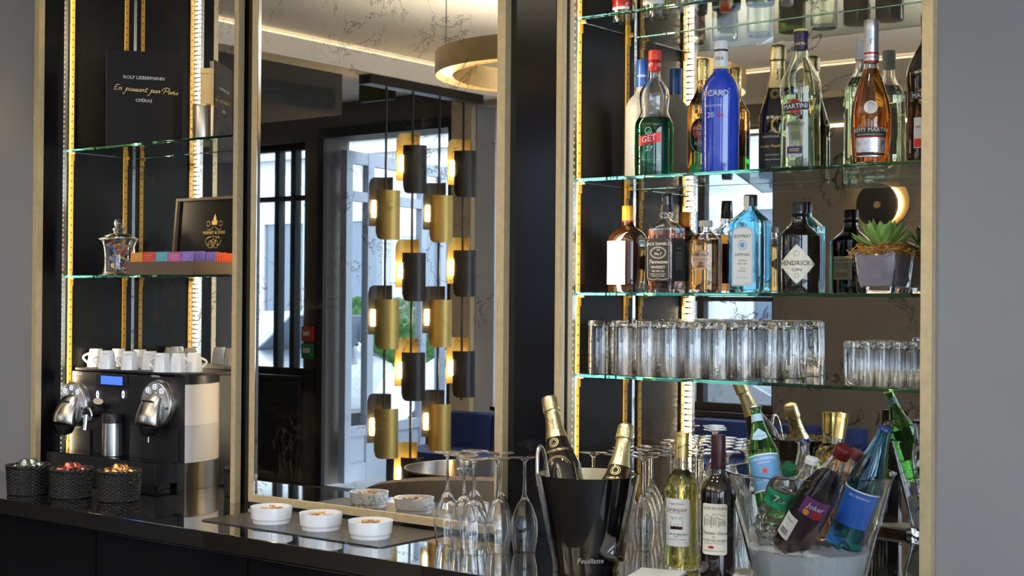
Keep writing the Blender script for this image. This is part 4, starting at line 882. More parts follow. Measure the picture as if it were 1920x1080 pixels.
obj('body', shell(NB(), [(0, .030), (.002, .0325), (.104, .0325), (.106, .0318)], .0015, .003, 40), M_steel, cn_, True); obj('rim_ring', loft(NB(), [(.100, .0331), (.106, .0331)], 40, False, False), M_brass, cn_, True)
br = thing('brass_box', 'tall slim brass box behind the steel cylinder', 'box', (P2(388, 3.0, 150), 3.0, SL[0]+.0004), R(20)); obj('body', Bx(-.018, .018, -.012, .012, 0, .225, .001), M_brass, br); obj('lid', Bx(-.0185, .0185, -.0125, .0125, .2252, .243, .001), M_brass, br)
# candy jar
jr = thing('candy_jar', 'clear glass sweet jar with a knobbed lid, left of the tea box', 'jar', (P2(222, 2.95, 480), 2.95, SL[1]+.0004))
obj('body', shell(NB(), sm([(0, .060), (.005, .062), (.010, .050), (.04, .049), (.08, .050), (.105, .056), (.118, .064)]), .004, .012, 48), M_crystal, jr, True)
obj('lid', loft(NB(), sm([(.1185, .0665), (.122, .0665), (.126, .060), (.138, .035), (.142, .016), (.150, .020), (.157, .020), (.162, .011), (.170, .0145), (.182, .0145), (.188, .008)]), 44), M_crystal, jr, True)
rnd = random.Random(11); CM = [pbr('blue_wrapper', (.15, .25, .62), .3, .3), pbr('gold_wrapper', (.75, .55, .2), .3, .7), pbr('white_wrapper', (.75, .74, .76), .35), pbr('red_wrapper', (.6, .08, .06), .35), pbr('lilac_wrapper', (.45, .4, .62), .3, .3)]
for i in range(34):
    a, r_ = rnd.uniform(0, 6.28), .033*math.sqrt(rnd.random()); z_ = .022+.085*(i/34)+rnd.uniform(-.004, .004)
    L = .009; bm = loft(NB(), [(-.017, .006), (-.010, .0015), (-L, .003), (-.004, .0065), (.004, .0065), (L, .003), (.010, .0015), (.017, .006)], 10)
    m = Matrix.Translation(Vector((jr.location.x+r_*math.cos(a), 2.95+r_*math.sin(a), SL[1]+z_))) @ Matrix.Rotation(rnd.uniform(0, 6), 4, 'Z') @ Matrix.Rotation(rnd.uniform(1.0, 2.1), 4, 'X')
    o = obj('wrapped_sweet', bm, CM[i % 5], None, True); o.matrix_world = m; k = ('blue', 'gold', 'white', 'red', 'lilac')[i % 5]; tag(o, '%s wrapped sweet inside the clear glass jar' % k, 'sweet', '%s wrapped sweets in the jar' % k)
# tea box
M_brown = pbr('brown_card', (.13, .085, .06), .4, coat=.1); M_blackin = pbr('black_lining', (.006, .006, .007), .25)
M_blackin.node_tree.nodes['Principled BSDF'].inputs['Specular IOR Level'].default_value = .2
tx0, tx1, ty0, ty1, tz = P2(237, 2.868, 500), P2(360, 2.868, 500), 2.868, 3.066, SL[1]
tbx = thing('tea_box', 'open brown tea chest with a black lined lid and gold emblem', 'box', (tx0, ty0, tz+.0006)); w_, d_ = tx1-tx0, ty1-ty0
bm = NB(); box(bm, 0, w_, 0, d_, 0, .003)
for q in ((0, w_, 0, .004), (0, w_, d_-.004, d_), (0, .004, .004, d_-.004), (w_-.004, w_, .004, d_-.004)): box(bm, *q, .003, .042)
obj('tray', bm, M_brown, tbx)
ld_ = obj('lid', prism(NB(), [(0, 0), (0, .215), (w_, .215), (w_, 0), (w_-.009, 0), (w_-.009, .206), (.009, .206), (.009, 0)], -.014, .004), M_brown, tbx, matrix=Matrix.Translation((0, d_-.003, .043)) @ Matrix.Rotation(R(-5), 4, 'X'))
obj('lid_lining', Bx(.008, w_-.008, -.002, .001, 0, .207), M_blackin, ld_)
cx_ = P2(397, 3.06, 430)-tx0; lf = lambda u, v: (cx_+u, -.0026, v)
letters([('HARNEY & SONS', .0150, 0, .098, .035, 0, .95)], lf, M_gold, ld_, 'gold_lettering')
crown = [(-.012, .124), (-.014, .140), (-.008, .136), (-.006, .148), (0, .160), (.006, .148), (.008, .136), (.014, .140), (.012, .124)]; obj('gold_crown', poly_on(NB(), lf, crown), M_gold, ld_)
sw = []
for s_ in (-1, 1):
    sw += [[(s_*(.004+.006*k), .119-.012*math.sin(k*.5)) for k in range(6)], circ(s_*.030, .128, .008, 14, 200, 520), circ(s_*.024, .070, .013, 18, 60, 380), circ(s_*.013, .060, .012, 18, 0, 360), [(s_*.012, .083), (s_*.022, .086), (s_*.030, .078)]]
strokes(sw+[circ(0, .064, .008, 18, ry=.014), [(-.012, .084), (0, .087), (.012, .084)]], .0013, lf, M_gold, ld_, 'gold_scrollwork')
SC = {'orange': (.75, .30, .05), 'red': (.62, .08, .06), 'teal': (.14, .42, .52), 'pink': (.55, .14, .34), 'violet': (.28, .20, .62), 'vermilion': (.85, .14, .04)}
cw = (w_-.010)/5
for ci, cn2 in enumerate(('orange', 'red', 'teal', 'pink', 'violet')):
    for k in range(26):
        col = cn2 if not (ci == 4 and k > 13) else 'vermilion'; mt_ = pbr('sachet_'+col, SC[col], .35, .1)
        y_ = ty0+.010+k*.0068; h_ = .068+random.uniform(-.002, .003)
        bm = Bx(-cw/2+.0015, cw/2-.0015, -.0018, .0018, 0, h_, .0012)
        o = obj('tea_sachet', bm, mt_); o.location = (tx0+.005+cw*(ci+.5), y_, tz+.0042); o.rotation_euler = (R(-3-(7 if 6 < k < 13 and ci == 4 else 0)), 0, 0)
        tag(o, '%s tea sachet standing in the open brown tea box' % col, 'tea bag', '%s tea sachets in the box' % col)
        if k == 0:
            letters([('HARNEY & SONS', .0042, 0, h_-.010, .02), ('FINE TEAS', .0035, 0, h_-.017)], flat(-.0022), M_wink, o)

# ------------------------------------------------------------------ coffee machine
MM = pbr('machine_black', (.011, .011, .014), .38); MM2 = pbr('machine_panel', (.008, .008, .010), .45)
M_nick = pbr('satin_nickel', (.66, .64, .60), .26, 1); M_bronze = pbr('brushed_bronze', (.40, .36, .30), .28, 1, bump=.03, bscale=150, stretch=(60, 60, 1))
mxl, mxr, myf = P2(133, 2.86, 700), P2(347, 2.86, 760), 2.862
cmx = thing('coffee_machine', 'black twin head capsule coffee machine with metal spouts and a milky side tank', 'coffee machine', (mxl, myf, CT+.0005)); mw = mxr-mxl; md_ = 3.118-myf
L_ = lambda px_, py_, Y=2.862: (lambda v: (v.x-mxl, v.y-myf, v.z-CT))(atY(px_, py_, Y))
obj('base', Bx(-.03, mw-.05, -.075, .02, .016, .083, .004), MM, cmx); obj('base_foot', Bx(-.01, mw-.07, -.05, .0, 0, .015), M_bk, cmx)
obj('drip_grid', Bx(-.025, mw-.055, -.072, -.002, .0832, .0852), M_black, cmx)
obj('body', Bx(0, mw-.072, 0.002, md_, .016, .348, .004), MM, cmx); obj('corner_post', Bx(mw-.0715, mw-.0015, 0.0005, .012, .0835, .348, .002), MM, cmx); obj('body_foot', Bx(.01, mw-.09, .03, md_-.01, 0, .0155), M_bk, cmx)
obj('cup_rail', plate(NB(), rrect(.0, mw-.006, .004, md_-.004, .02), .3523, .359), MM2, cmx)
def side_loft(z0, z1, dx=0):                        # curved side tower in plan
    P = [(mw-.001, .0), (mw+.004+dx, .012), (mw+.006+dx, .04), (mw+.002+dx, .075), (mw-.008+dx, .11), (mw-.024+dx, .145), (mw-.046+dx, .175), (mw-.07, .19), (mw-.07, .013)]
    bm = NB(); return plate(bm, P, z0, z1)
M_milk = pbr('milky_plastic', (.80, .74, .70), .42, trans=.05); M_milk2 = pbr('water_behind_plastic', (.56, .54, .55), .4)
obj('side_tower', side_loft(.0, .083), M_bronze, cmx, True); tk = obj('water_tank', side_loft(.084, .326), M_milk, cmx, True)
obj('water_level', side_loft(.085, .200, .0006), M_milk2, tk, True); obj('tank_lid', side_loft(.3265, .352, .001), M_bk, cmx, True)
def panel(x0, y0, x1, y1, mat, name, dep=.004, Y=2.862, bev=.003, par=None):
    a = L_(x0, y1, Y); b = L_(x1, y0, Y); return obj(name, Bx(a[0], b[0], a[1]-dep, a[1]+.001, a[2], b[2], bev), mat, par or cmx)
panel(245, 806, 336, 858, MM2, 'cup_niche', .006); panel(133, 806, 172, 852, MM2, 'cup_niche', .006)
dp = panel(180, 705, 240, 722, M_bk, 'display_frame', .003); panel(191, 707, 231, 720, emission('display_blue', (.05, .12, .9), 1.6), 'screen', .0045, bev=.0005, par=dp)
M_glow = emission('button_white', (.8, .9, 1), 3.0)
for bx_ in (184, 232):
    c = L_(bx_, 740); obj('button', loft(NB(), [(0, .0055, .011, 3), (.003, .005, .0105, 3)], 24), M_bk, cmx, True, Matrix.Translation((c[0], .002, c[2])) @ Matrix.Rotation(R(90), 4, 'X'))
    strokes([circ(c[0], c[2], .0062, 20, ry=.0115)], .0018, lambda u, v: (u, -.0022, v), M_glow, cmx, 'button_ring'); obj('button_mark', disc_on(disc_on(NB(), lambda u, v: (u, -.0020, v), c[0], c[2]+.0045, .0022, 10), lambda u, v: (u, -.0020, v), c[0], c[2]-.0045, .0022, 10), M_glow, cmx)
c = L_(291, 706); letters([('NESPRESSO', .0085, c[0], c[2], .01)], lambda u, v: (u, .0012, v), M_wink, cmx); c = L_(150, 702); letters([('GEMINI', .0065, c[0], c[2], .01)], lambda u, v: (u, .0012, v), M_silver, cmx)
RX = Matrix.Rotation(R(90), 4, 'X')
def head(px_, py_):
    c = L_(px_, py_); T = Matrix.Translation((c[0], 0, c[2]))
    dk = obj('brew_head', loft(NB(), [(0, .076, None), (.014, .076, None), (.022, .072, None)], 56), M_nick, cmx, True, T @ RX)
    obj('head_face', loft(NB(), [(.0222, .068, None), (.024, .066, None)], 48), pbr('pale_nickel', (.50, .50, .52), .4, .8), dk, True)
    for k, a in enumerate((-38, 0, 38)):
        bx_, by_ = .054*math.sin(R(a)), .054*math.cos(R(a))
        obj('round_button', loft(NB(), [(.0242, .0072, None), (.0265, .007, None)], 20), M_bk, dk, True, Matrix.Translation((bx_, by_, 0)))
        strokes([circ(bx_, by_, .0072, 16)], .0018, lambda u, v: (u, v, .0269), M_glow, dk, 'button_ring')
        obj('button_symbol', disc_on(NB(), lambda u, v: (u, v, .0270), bx_, by_, .0022, 8), M_glow, dk)
    for s_ in (-1, 1): obj('small_button', loft(NB(), [(.0242, .005, None), (.026, .005, None)], 16), M_bk, dk, True, Matrix.Translation((s_*.057, -.012, 0)))
    # spout: an arch-shaped hood coming out of the face, leaning down
    bm = NB(); rings = []
    for t_, (dz, dy, rx_, ry_) in enumerate(((.042, .024, .016, .006), (.036, .032, .030, .016), (.014, .046, .041, .028), (-.012, .058, .046, .035), (-.040, .068, .049, .038), (-.062, .072, .050, .038), (-.068, .072, .048, .036))):
        rings.append([bm.verts.new((rx_*math.cos(2*PI*i/28), dz+.10*0+ (ry_*.35*math.sin(2*PI*i/28)), dy-.02+ry_*.8*math.sin(2*PI*i/28))) for i in range(28)])
    for a_, b_ in zip(rings, rings[1:]):
        for i in range(28): bm.faces.new((a_[i], a_[(i+1) % 28], b_[(i+1) % 28], b_[i]))
    bm.faces.new(rings[0]); bm.faces.new(rings[-1][::-1]); obj('spout_hood', bm, M_nick, dk, True)
    obj('slot', loft(NB(), [(-.0035, .026, .006), (0, .030, .008), (.0035, .022, .006)], 24), M_bk, dk, True, Matrix.Translation((0, .010, .0535)) @ Matrix.Rotation(R(90), 4, 'X'))
    obj('nozzle_cup', loft(NB(), [(-.100, .010, None), (-.094, .022, None), (-.078, .030, None), (-.066, .035, None)], 28), M_bk, cmx, True, Matrix.Translation((c[0], -.048, c[2]-.0)))
    obj('nozzle', tube(NB(), [(c[0], -.048, c[2]-.098), (c[0], -.048, c[2]-.118)], [.006, .005], 12), M_chrome, cmx, True)
    return dk
head(302, 757); head(146, 757)
# steam group
c = L_(196, 757); obj('steam_hood', loft(NB(), [(0, .024, .018, 2), (.02, .026, .018, 2), (.045, .018, .010, 2)], 28), M_nick, cmx, True, Matrix.Translation((c[0], 0, c[2]+.0)) @ Matrix.Rotation(R(75), 4, 'X') @ Matrix.Rotation(R(25), 4, 'Y'))
c = L_(176, 775); obj('steam_pipe', tube(NB(), [(c[0]+.02+.024*math.cos(R(a)), -.03-.01, c[2]-.003+.024*math.sin(R(a))) for a in range(200, -60, -15)], .0045, 10), M_chrome, cmx, True)
obj('steam_wand', tube(NB(), [(c[0]+.03, -.05, c[2]), (c[0]+.03, -.055, c[2]-.05)], [.010, .008], 14), M_chrome, cmx, True); obj('steam_collar', tube(NB(), [(c[0]+.02, 0, c[2]), (c[0]+.02, -.05, c[2])], .012, 16), M_bk, cmx, True)
c = L_(215, 790); obj('jug_bay', Bx(c[0]-.045, c[0]+.04, -.002, .003, .10, c[2]+.02), M_bk, cmx)
jg = thing('milk_jug', 'ribbed steel milk jug with a black lid standing on the machine tray', 'jug', (P2(211, 2.832, 820), 2.832, CT+.0005+.0855))
obj('body', loft(NB(), [(0, .030, None), (.002, .032, None), (.106, .032, None)], 48), M_steel, jg, True); obj('lid', loft(NB(), [(.1062, .033, None), (.133, .033, None), (.136, .031, None)], 40), M_bk, jg, True)
# cups, upside down on the machine
def cup():
    t = thing('espresso_cup', '', 'cup'); o = [(.0605, .0195), (.060, .021), (.050, .0228), (.025, .0265), (0, .0288)][::-1]
    o = [(0, .0288), (.025, .0268), (.045, .0240), (.056, .0215), (.0605, .0200)]
    inn = [(0, .0265), (.025, .0245), (.045, .0215), (.053, .015), (.054, .001)]
    obj('body', loft(NB(), sm(inn)[::-1] + sm(o)[0:0] + [(0, .0267), (0.0, .0286)] + sm(o), 36), M_white, t, True)
    obj('handle', tube(NB(), [(-.024-.020*math.sin(PI*k/12), 0, .010+.034*k/12+.004*math.sin(PI*k/12)) for k in range(13)], .0038, 8), M_white, t, True)
    letters([('NOMADE', .0046, 0, .050, .02)], lambda u, v: cyl(.0243-(v-.044)*.15, -97)(u, v), M_ink, t, 'small_lettering'); return t
cp = cup(); ctop = CT+.0005+.3592; CL = [(180, 2.955, 'espresso cup at the left end of the machine top'), (201, 2.888, 'espresso cup second from the left in the front'), (222, 3.015, 'espresso cup at the back, behind the second and third front cups'), (243, 2.905, 'espresso cup in front above the blue display'), (262, 3.02, 'espresso cup in the back row near the middle'),
      (281, 2.955, 'espresso cup right of the back middle one'), (304, 2.888, 'foremost espresso cup above the right brew head'), (335, 2.925, 'espresso cup second from the right'), (363, 2.965, 'espresso cup at the right end of the machine top')]
for i, (px_, Y, l) in enumerate(CL):
    v = (P2(px_, Y, 690), Y, ctop+.0004); l = 'white upturned '+l
    if i == 0: cp.location = v; cp['label'] = l; cp['group'] = 'white cups on the coffee machine'; cp.rotation_euler = (0, 0, R(37))
    else: clone(cp, v, l, R(37+[0, 8, -14, 5, -20, 3, -5, 150, 170][i]))

# ------------------------------------------------------------------ wicker baskets of capsules
M_wick = pbr('black_wicker', (.007, .007, .008), .5)
def basket(x, y, r, h, label, col, nm):
    t = thing('wicker_basket', label, 'basket', (x, y, CT+.0005), 0)
    bm = NB(); n = 40; rows = 15
    for j in range(rows):
        z = .004+(h-.008)*j/(rows-1); rr = r*(.93+.07*j/(rows-1))
        pts = [((rr+.0018*(1 if (i+j) % 2 else -1))*math.cos(2*PI*i/n), (rr+.0018*(1 if (i+j) % 2 else -1))*math.sin(2*PI*i/n), z) for i in range(n+1)]; tube(bm, pts, .0031, 6, False)
    obj('weave', bm, M_wick, t, True)
    bm = NB()
    for i in range(0, n, 2): a = 2*PI*i/n; tube(bm, [(r*.925*math.cos(a), r*.925*math.sin(a), .002), (r*.99*math.cos(a), r*.99*math.sin(a), h)], .0022, 6)
    obj('stakes', bm, M_wick, t, True)
    bm = NB()
    for ph in (0, PI): tube(bm, [((r*1.0+.003*math.cos(i*1.1+ph))*math.cos(2*PI*i/72), (r*1.0+.003*math.cos(i*1.1+ph))*math.sin(2*PI*i/72), h+.002+.003*math.sin(i*1.1+ph)) for i in range(73)], .0036, 6, False)
    obj('rim_braid', bm, M_wick, t, True); obj('bottom', loft(NB(), [(0, r*.9, None), (.004, r*.91, None)], 32), M_wick, t)
    rnd = random.Random(int(abs(x)*1000))
    for i in range(9 if nm else 0):
        a = 2*PI*i/7 if i < 7 else i*2.5; rr = r*.55 if i < 7 else r*.18
        m = Matrix.Translation((x+rr*math.cos(a), y+rr*math.sin(a), CT+h-.016+(.014 if i >= 7 else 0)+rnd.uniform(0, .008))) @ Matrix.Rotation(rnd.uniform(0, 6), 4, 'Z') @ Matrix.Rotation(rnd.uniform(-.7, .9), 4, 'X')
        bm = loft(NB(), sm([(0, .0225), (.0008, .0230), (.0012, .0185), (.010, .0170), (.018, .0130), (.0225, .005)], 2), 26)
        for v in bm.verts: v.co.z += .0006*math.sin(v.co.x*900)*(v.co.z > .002)
        o = obj('coffee_capsule', bm, pbr('foil_'+nm, col, .22, 1, bump=.4, bscale=90), None, True); o.matrix_world = m
        tag(o, '%s foil coffee capsule in the %s' % (nm, label.split(' black')[0]+' basket'), 'capsule', '%s capsules in a basket' % nm)
basket(-3.748, 2.512, .060, .082, 'leftmost black wicker basket with silver green capsules', (.35, .40, .36), 'silver_green'.replace('_', ' '))
basket(-3.588, 2.552, .060, .080, 'middle black wicker basket with red capsules', (.50, .14, .10), 'dark red')
basket(-3.425, 2.600, .061, .083, 'right black wicker basket with copper capsules', (.66, .34, .12), 'copper')
basket(-3.232, 2.905, .052, .078, 'black wicker basket half hidden by the frame right of the machine', (.1, .1, .1), '')

# ------------------------------------------------------------------ bottles and buckets on the counter
def lean(T, Q, L):
    """base matrix for a bottle of length L whose top is at T and whose axis passes Q"""
    d = (T-Q).normalized(); b = T-d*L; q = Vector((0, 0, 1)).rotation_difference(d); return Matrix.Translation(b) @ q.to_matrix().to_4x4()
def standing(name, label, x, y, secs, gm, liq=None, lv=0, **k): return bottle(name, label, 'bottle', x, y, CT, secs, gm, liq, lv, **k)
BX = [(0, .034), (.003, .0372), (.175, .0375), (.193, .0360), (.208, .0275), (.220, .0175), (.235, .0150), (.290, .0145), (.300, .0145)]
b = standing('white_wine_bottle', 'bottle of pale yellow white wine with a gold capsule and white label', -1.607, 2.744, BX, glass('pale_wine_glass', (.98, .97, .85)), G_white, .222)
cap(b, .248, .304, .0160, M_capsule, 'capsule', r1=.0152); obj('capsule_ring', loft(NB(), [(.293, .0163), (.303, .0163)], 32, False, False), M_capsule, b, True); letters([('JURANCON', .0055, 0, .274, 0, .3, 1, 20)], cyl(.0163, -66), M_ink, b, 'capsule_script')
l = label_cyl(b, .0380, -78, .062, .055, .160, M_paper, corner=.004); strokes([[(-.029, .059), (-.029, .156), (.025, .156), (.029, .150), (.029, .064), (.025, .059), (-.029, .059)]], .0007, cyl(.0385, -78), M_bluepaper, l)
letters([('Région Royale', .0058, 0, .149, 0, .35), ('Jurançon', .0135, -.001, .136, .01, .3), ('APPELLATION JURANCON', .003, 0, .1285), ('Croix du Baptême', .0070, 0, .082, .005, .35), ('2015', .0052, 0, .076), ('MIS EN BOUTEILLE A LA PROPRIETE', .003, 0, .070), ('75 cl', .004, .022, .064)], cyl(.0385, -78), M_ink, l)
p_ = cyl(.0385, -78); strokes([[(-.014, .092), (-.014, .124), (.014, .124), (.014, .092), (-.014, .092)], [(-.012, .120), (.012, .100)], [(.012, .120), (-.012, .100)], circ(0, .102, .006, 14, ry=.003), circ(-.008, .117, .0025, 8), circ(.008, .117, .0025, 8), circ(0, .118, .002, 8)], .0007, p_, M_ink, l, 'drawing'); obj('brown_band', grid_on(NB(), cyl(.0384, -78), -.014, .014, .0925, .099, 5), M_burg, l)
b = standing('red_wine_bottle', 'dark red wine bottle with a burgundy capsule and cream castle label', -1.474, 2.669, [(z*1.035, r) for z, r in BX], M_darkg, solid=True)
cap(b, .240, .313, .0163, M_burg, 'capsule', r1=.0155)
l = label_cyl(b, .0380, -74, .058, .062, .170, M_cream, corner=.003); p_ = cyl(.0385, -74)
letters([('COTES DE DURAS', .0075, 0, .160, .01), ('Chateau Genas', .0105, 0, .108, 0, .4), ('2015', .0045, 0, .0995), ('COTES DE DURAS', .0078, 0, .092, .015), ('APPELLATION COTES DE DURAS', .0032, 0, .086), ('MIS EN BOUTEILLE AU CHATEAU', .0034, 0, .070)], p_, M_ink, l)
hs = [[(-.024, .122), (-.024, .140), (-.016, .146), (-.006, .141), (-.006, .120), (-.024, .122)], [(-.006, .141), (-.002, .148), (.006, .147), (.010, .139), (.010, .122), (-.006, .120)], [(.010, .139), (.018, .137), (.025, .131), (.025, .124), (.010, .122)]]
hs += [[(-.026, .118-i*.0015), (.026, .1205-i*.0015)] for i in range(4)]+[[(-.022+i*.0035, .124), (-.022+i*.0035, .138)] for i in range(5)]+[[(.011+i*.003, .124), (.013+i*.003, .134)] for i in range(5)]+[[(-.004+i*.003, .124), (-.004+i*.003, .142)] for i in range(4)]+[[(.008, .150), (.014, .147), (.024, .144)]]
strokes(hs, .0008, p_, M_ink, l, 'castle_drawing'); obj('red_seal', disc_on(NB(), p_, -.006, .078, .007, 16, .003), M_redf, l)
# champagne bucket
bc = Vector((-1.757, 2.588, CT+.0005)); BH = .215
cbk = thing('champagne_bucket', 'tall glossy black tapered champagne bucket with two bottles in it', 'ice bucket', bc)
M_inner = pbr('bucket_gold_inside', (.42, .36, .24), .35, .6)
obj('body', shell(NB(), [(0, .064), (.003, .068), (BH-.003, .1125), (BH, .1125)], .003, .006, 72), pbr('gloss_black_plastic', (.003, .003, .004), .05), cbk, True)
obj('lining', loft(NB(), [(.008, .0645-.001, None), (BH-.001, .1088, None)], 72, True, False), M_inner, cbk, True)
obj('clear_jacket', loft(NB(), [(.0, .0695, None), (BH, .1142, None), (BH, .1162, None), (.0, .0730, None), (0, .0695, None)], 72, False, False), M_clear, cbk, True)
hv_ = [(-.1145-.004, 0, .15)]
obj('handle', tube(NB(), [(-.098-.010*math.sin(PI*k/14), -.02+.026*math.cos(PI*k/14)-.0, BH-.03+.085*math.sin(PI*k/14)) for k in range(15)], .0045, 10), M_nick, cbk, True, Matrix.Rotation(R(8), 4, 'Z'))
letters([('Feuillatte', .016, 0, .035, .01, .3)], lambda u, v: cyl(.0742+v*.205, -50)(u, v), M_silver, cbk, 'silver_lettering')
def champ2(T, Q, label):
    m = lean(T, Q, .310); b = bottle('champagne_bottle', label, 'bottle', 0, 0, 0, CHS, M_darkg, solid=True, matrix=m, group=None)
    champagne(b, a=-72); l = obj('shoulder_band', loft(NB(), [(.166, .0362), (.176, .0330)], 40, False, False), M_lblack, b, True)
    letters([('Nicolas Feuillatte', .0080, 0, .171, 0, .4)], lambda u, v: cyl(.0352-(v-.171)*.3, -62)(u, v), M_gold, l); strokes([circ(.0, .120, .034, 30, 20, 160), circ(0, .125, .026, 30, 20, 160)], .0008, cyl(.0444, -68), M_gold, b, 'gold_rings'); return b
champ2(atY(1029, 743, 2.668), Vector((-1.806, 2.606, .985)), 'champagne bottle leaning left in the black bucket, the taller one'); champ2(atY(1175, 795, 2.715), Vector((-1.708, 2.583, .925)), 'champagne bottle leaning right in the black bucket, the lower one')
# menu cards
mc = thing('menu_card', 'small white printed menu card lying on a dark one at the front of the counter', 'card', (-1.649, 2.645, CT+.0005), R(15))
obj('lower_card', Bx(-.004, .104, -.130, -.001, 0, .005), M_bk, mc); tc2 = obj('upper_card', Bx(0, .100, -.128, 0, .0052, .0115), M_paper, mc)
letters([('LA CARTE DU BAR', .0055, .05, -.012, .01), ('COCKTAILS', .004, .05, -.030), ('VINS ET CHAMPAGNES', .0035, .05, -.040)], lambda u, v: (u, v, .0118), M_ink, tc2)
mn = viaY(1665, 992, 0, YM); mnv = atZ(1665, 995, CT); my_ = 2*YM-mnv.y
mk = thing('menu_stack', 'stack of dark bound menus behind the ice bucket, seen in the niche mirror', 'menu', (mnv.x+.02, my_, CT+.0005), R(12))
for i in range(3): obj('menu', Bx(-.06, .06, -.04, .04, .0065*i, .0065*i+.006, .001), M_paper if i == 2 else M_brown, mk)
# glass ice bucket
gb = Vector((-1.275, 2.695, CT+.0005)); GH = .250
ib = thing('glass_ice_bucket', 'wide clear glass bucket of ice holding chilled bottles', 'ice bucket', gb)
IB = [(0, .104), (.004, .112), (.03, .117), (.105, .134), (.15, .146), (.22, .163), (GH-.006, .171), (GH, .175)]
obj('body', shell(NB(), sm(IB), .0045, .012, 88), M_clear, ib, True)
bm = NB(); rnd = random.Random(2); prof = [(.0126, .098), (.04, .111), (.075, .120), (.092, .124)]; loft(bm, prof, 60, True, False)
top = [v for v in bm.verts if v.co.z > .0915]
prev = top
for j, (rr, zz) in enumerate(((.105, .098), (.080, .102), (.050, .098), (.025, .104))):
    rg_ = [bm.verts.new((rr*math.cos(2*PI*i/60), rr*math.sin(2*PI*i/60), zz+.007*math.sin(i*1.7+j*2)*math.cos(i*.9))) for i in range(60)]
    for i in range(60): bm.faces.new((prev[i], prev[(i+1) % 60], rg_[(i+1) % 60], rg_[i]))
    prev = rg_
bm.faces.new(prev)
ice = obj('crushed_ice', bm, pbr('cloudy_ice', (.74, .80, .84), .30, trans=.45, ior=1.31, bump=.6, bscale=45), None, True); ice.location = gb; tag(ice, 'cloudy crushed ice and meltwater filling the glass bucket', 'ice', None, 'stuff')
for i in range(14):
    a, rr = i*2.4, .03+.065*((i*7) % 10)/10; o = obj('ice_cube', Bx(-.012, .012, -.012, .012, -.011, .011, .004), M_clear, None, True); o.matrix_world = Matrix.Translation(gb+Vector((rr*math.cos(a), rr*math.sin(a), .106))) @ Matrix.Rotation(i*1.3, 4, Vector((.4, .7, .5)))
    tag(o, 'clear ice cube lying on top of the crushed ice in the glass bucket', 'ice cube', 'ice cubes in the glass bucket')
def chill(name, label, T, B, L, secs, gm, liq=None, lv=0, solid=False, t=.0025, rs=1):
    T = Vector(T); B = Vector(B); m = lean(T, B, (T-B).length) @ Matrix.Diagonal((rs, rs, (T-B).length/L, 1))
    return bottle(name, label, 'bottle', 0, 0, 0, secs, gm, liq, lv, t=t, solid=solid, matrix=m)
WB = [(0, .034), (.004, .0365), (.15, .0370), (.175, .0345), (.205, .0250), (.235, .0170), (.265, .0130), (.278, .0130), (.283, .0145), (.290, .0140)]
def crown(b, z, r, m): 
    bm = NB(); loft(bm, [(z-.006, r*1.10, None), (z-.002, r*1.02, None), (z, r*.9, None)], 42)
    for i, v in enumerate(bm.verts):
        if v.co.z < z-.005: k = 1+.03*(1 if i % 2 else -1); v.co.x *= k; v.co.y *= k
    return obj('crown_cap', bm, m, b, True)
T = atY(1416, 762, 2.76); b = chill('sparkling_water_bottle', 'green sparkling water bottle with a blue label and red star, left in the ice bucket', T, (-1.368, 2.718, 1.045), .29, WB, G_green, G_water, .20, rs=.88)
crown(b, .2915, .0145, M_silver); obj('neck_label', loft(NB(), [(.247, .0157), (.267, .0136)], 36, False, False), pbr('pale_blue_label', (.35, .52, .66), .5), b, True)
l = obj('shield_label', poly_on(NB(), lambda u, v: cyl(.0262-(v-.212)*.34+.0016, -66)(u, v), [(-.020, .198), (-.016, .212), (0, .226), (.016, .212), (.020, .198), (0, .192)]), MATS['pale_blue_label'], b); letters([('S.PELLEGRINO', .0050, 0, .205, .03)], lambda u, v: cyl(.0268-(v-.212)*.34+.0016, -66)(u, v), M_bluepaper, l)
l = label_cyl(b, .0376, -68, .085, .062, .155, M_bluepaper, [('S.PELLEGRINO', .0105, 0, .143, .03), ('SPARKLING', .006, 0, .133), ('NATURAL MINERAL WATER', .0045, 0, .084)], M_wink); obj('label_edge', arcstrip(NB(), .0378, -140, 0, .060, .0635), M_paper, l); obj('label_edge', arcstrip(NB(), .0378, -140, 0, .1525, .156), M_paper, l)
st = []; 
for i in range(10): a = PI/2+i*PI/5; r_ = .0105 if i % 2 == 0 else .0042; st.append((r_*math.cos(a), .112+r_*math.sin(a)))
obj('red_star', poly_on(NB(), cyl(.0381, -66), st), M_red, l)
b = chill('lemonade_bottle', 'small clear ribbed plastic bottle with a green cap and green label, at the front', atY(1482, 874, 2.590), (-1.352, 2.642, 1.004), .215, [(0, .024), (.006, .029)]+[(.02+.012*i, .0305 if i % 2 else .0285) for i in range(8)]+[(.125, .0310), (.155, .0300), (.175, .0240), (.190, .0150), (.200, .0135), (.205, .0135)], M_clear, G_water, .165, t=.001)
cap(b, .198, .216, .0148, pbr('green_plastic', (.008, .08, .03), .35)); l = obj('label', arcstrip(NB(), .0314, -130, -10, .118, .160, r1=.0302), pbr('bright_green_label', (.01, .38, .16), .35), b); letters([('7', .026, -.006, .142, .06), ('UP', .012, .008, .138, .05)], cyl(.0320, -68), M_wink, l)
b = chill('tonic_bottle', 'small clear glass bottle with a blue crown cap behind the lemonade', atY(1507, 824, 2.80), (-1.325, 2.768, 1.006), .22, [(0, .024), (.004, .0265), (.11, .027), (.135, .0245), (.165, .0170), (.190, .0128), (.205, .0128), (.212, .0138), (.218, .0135)], M_clear, G_water, .15)
crown(b, .220, .0138, pbr('blue_cap', (.015, .03, .16), .35, .3)); label_cyl(b, .0275, -68, .05, .09, .115, M_bluepaper, [('TONIC', .010, 0, .102, .03)], M_wink)
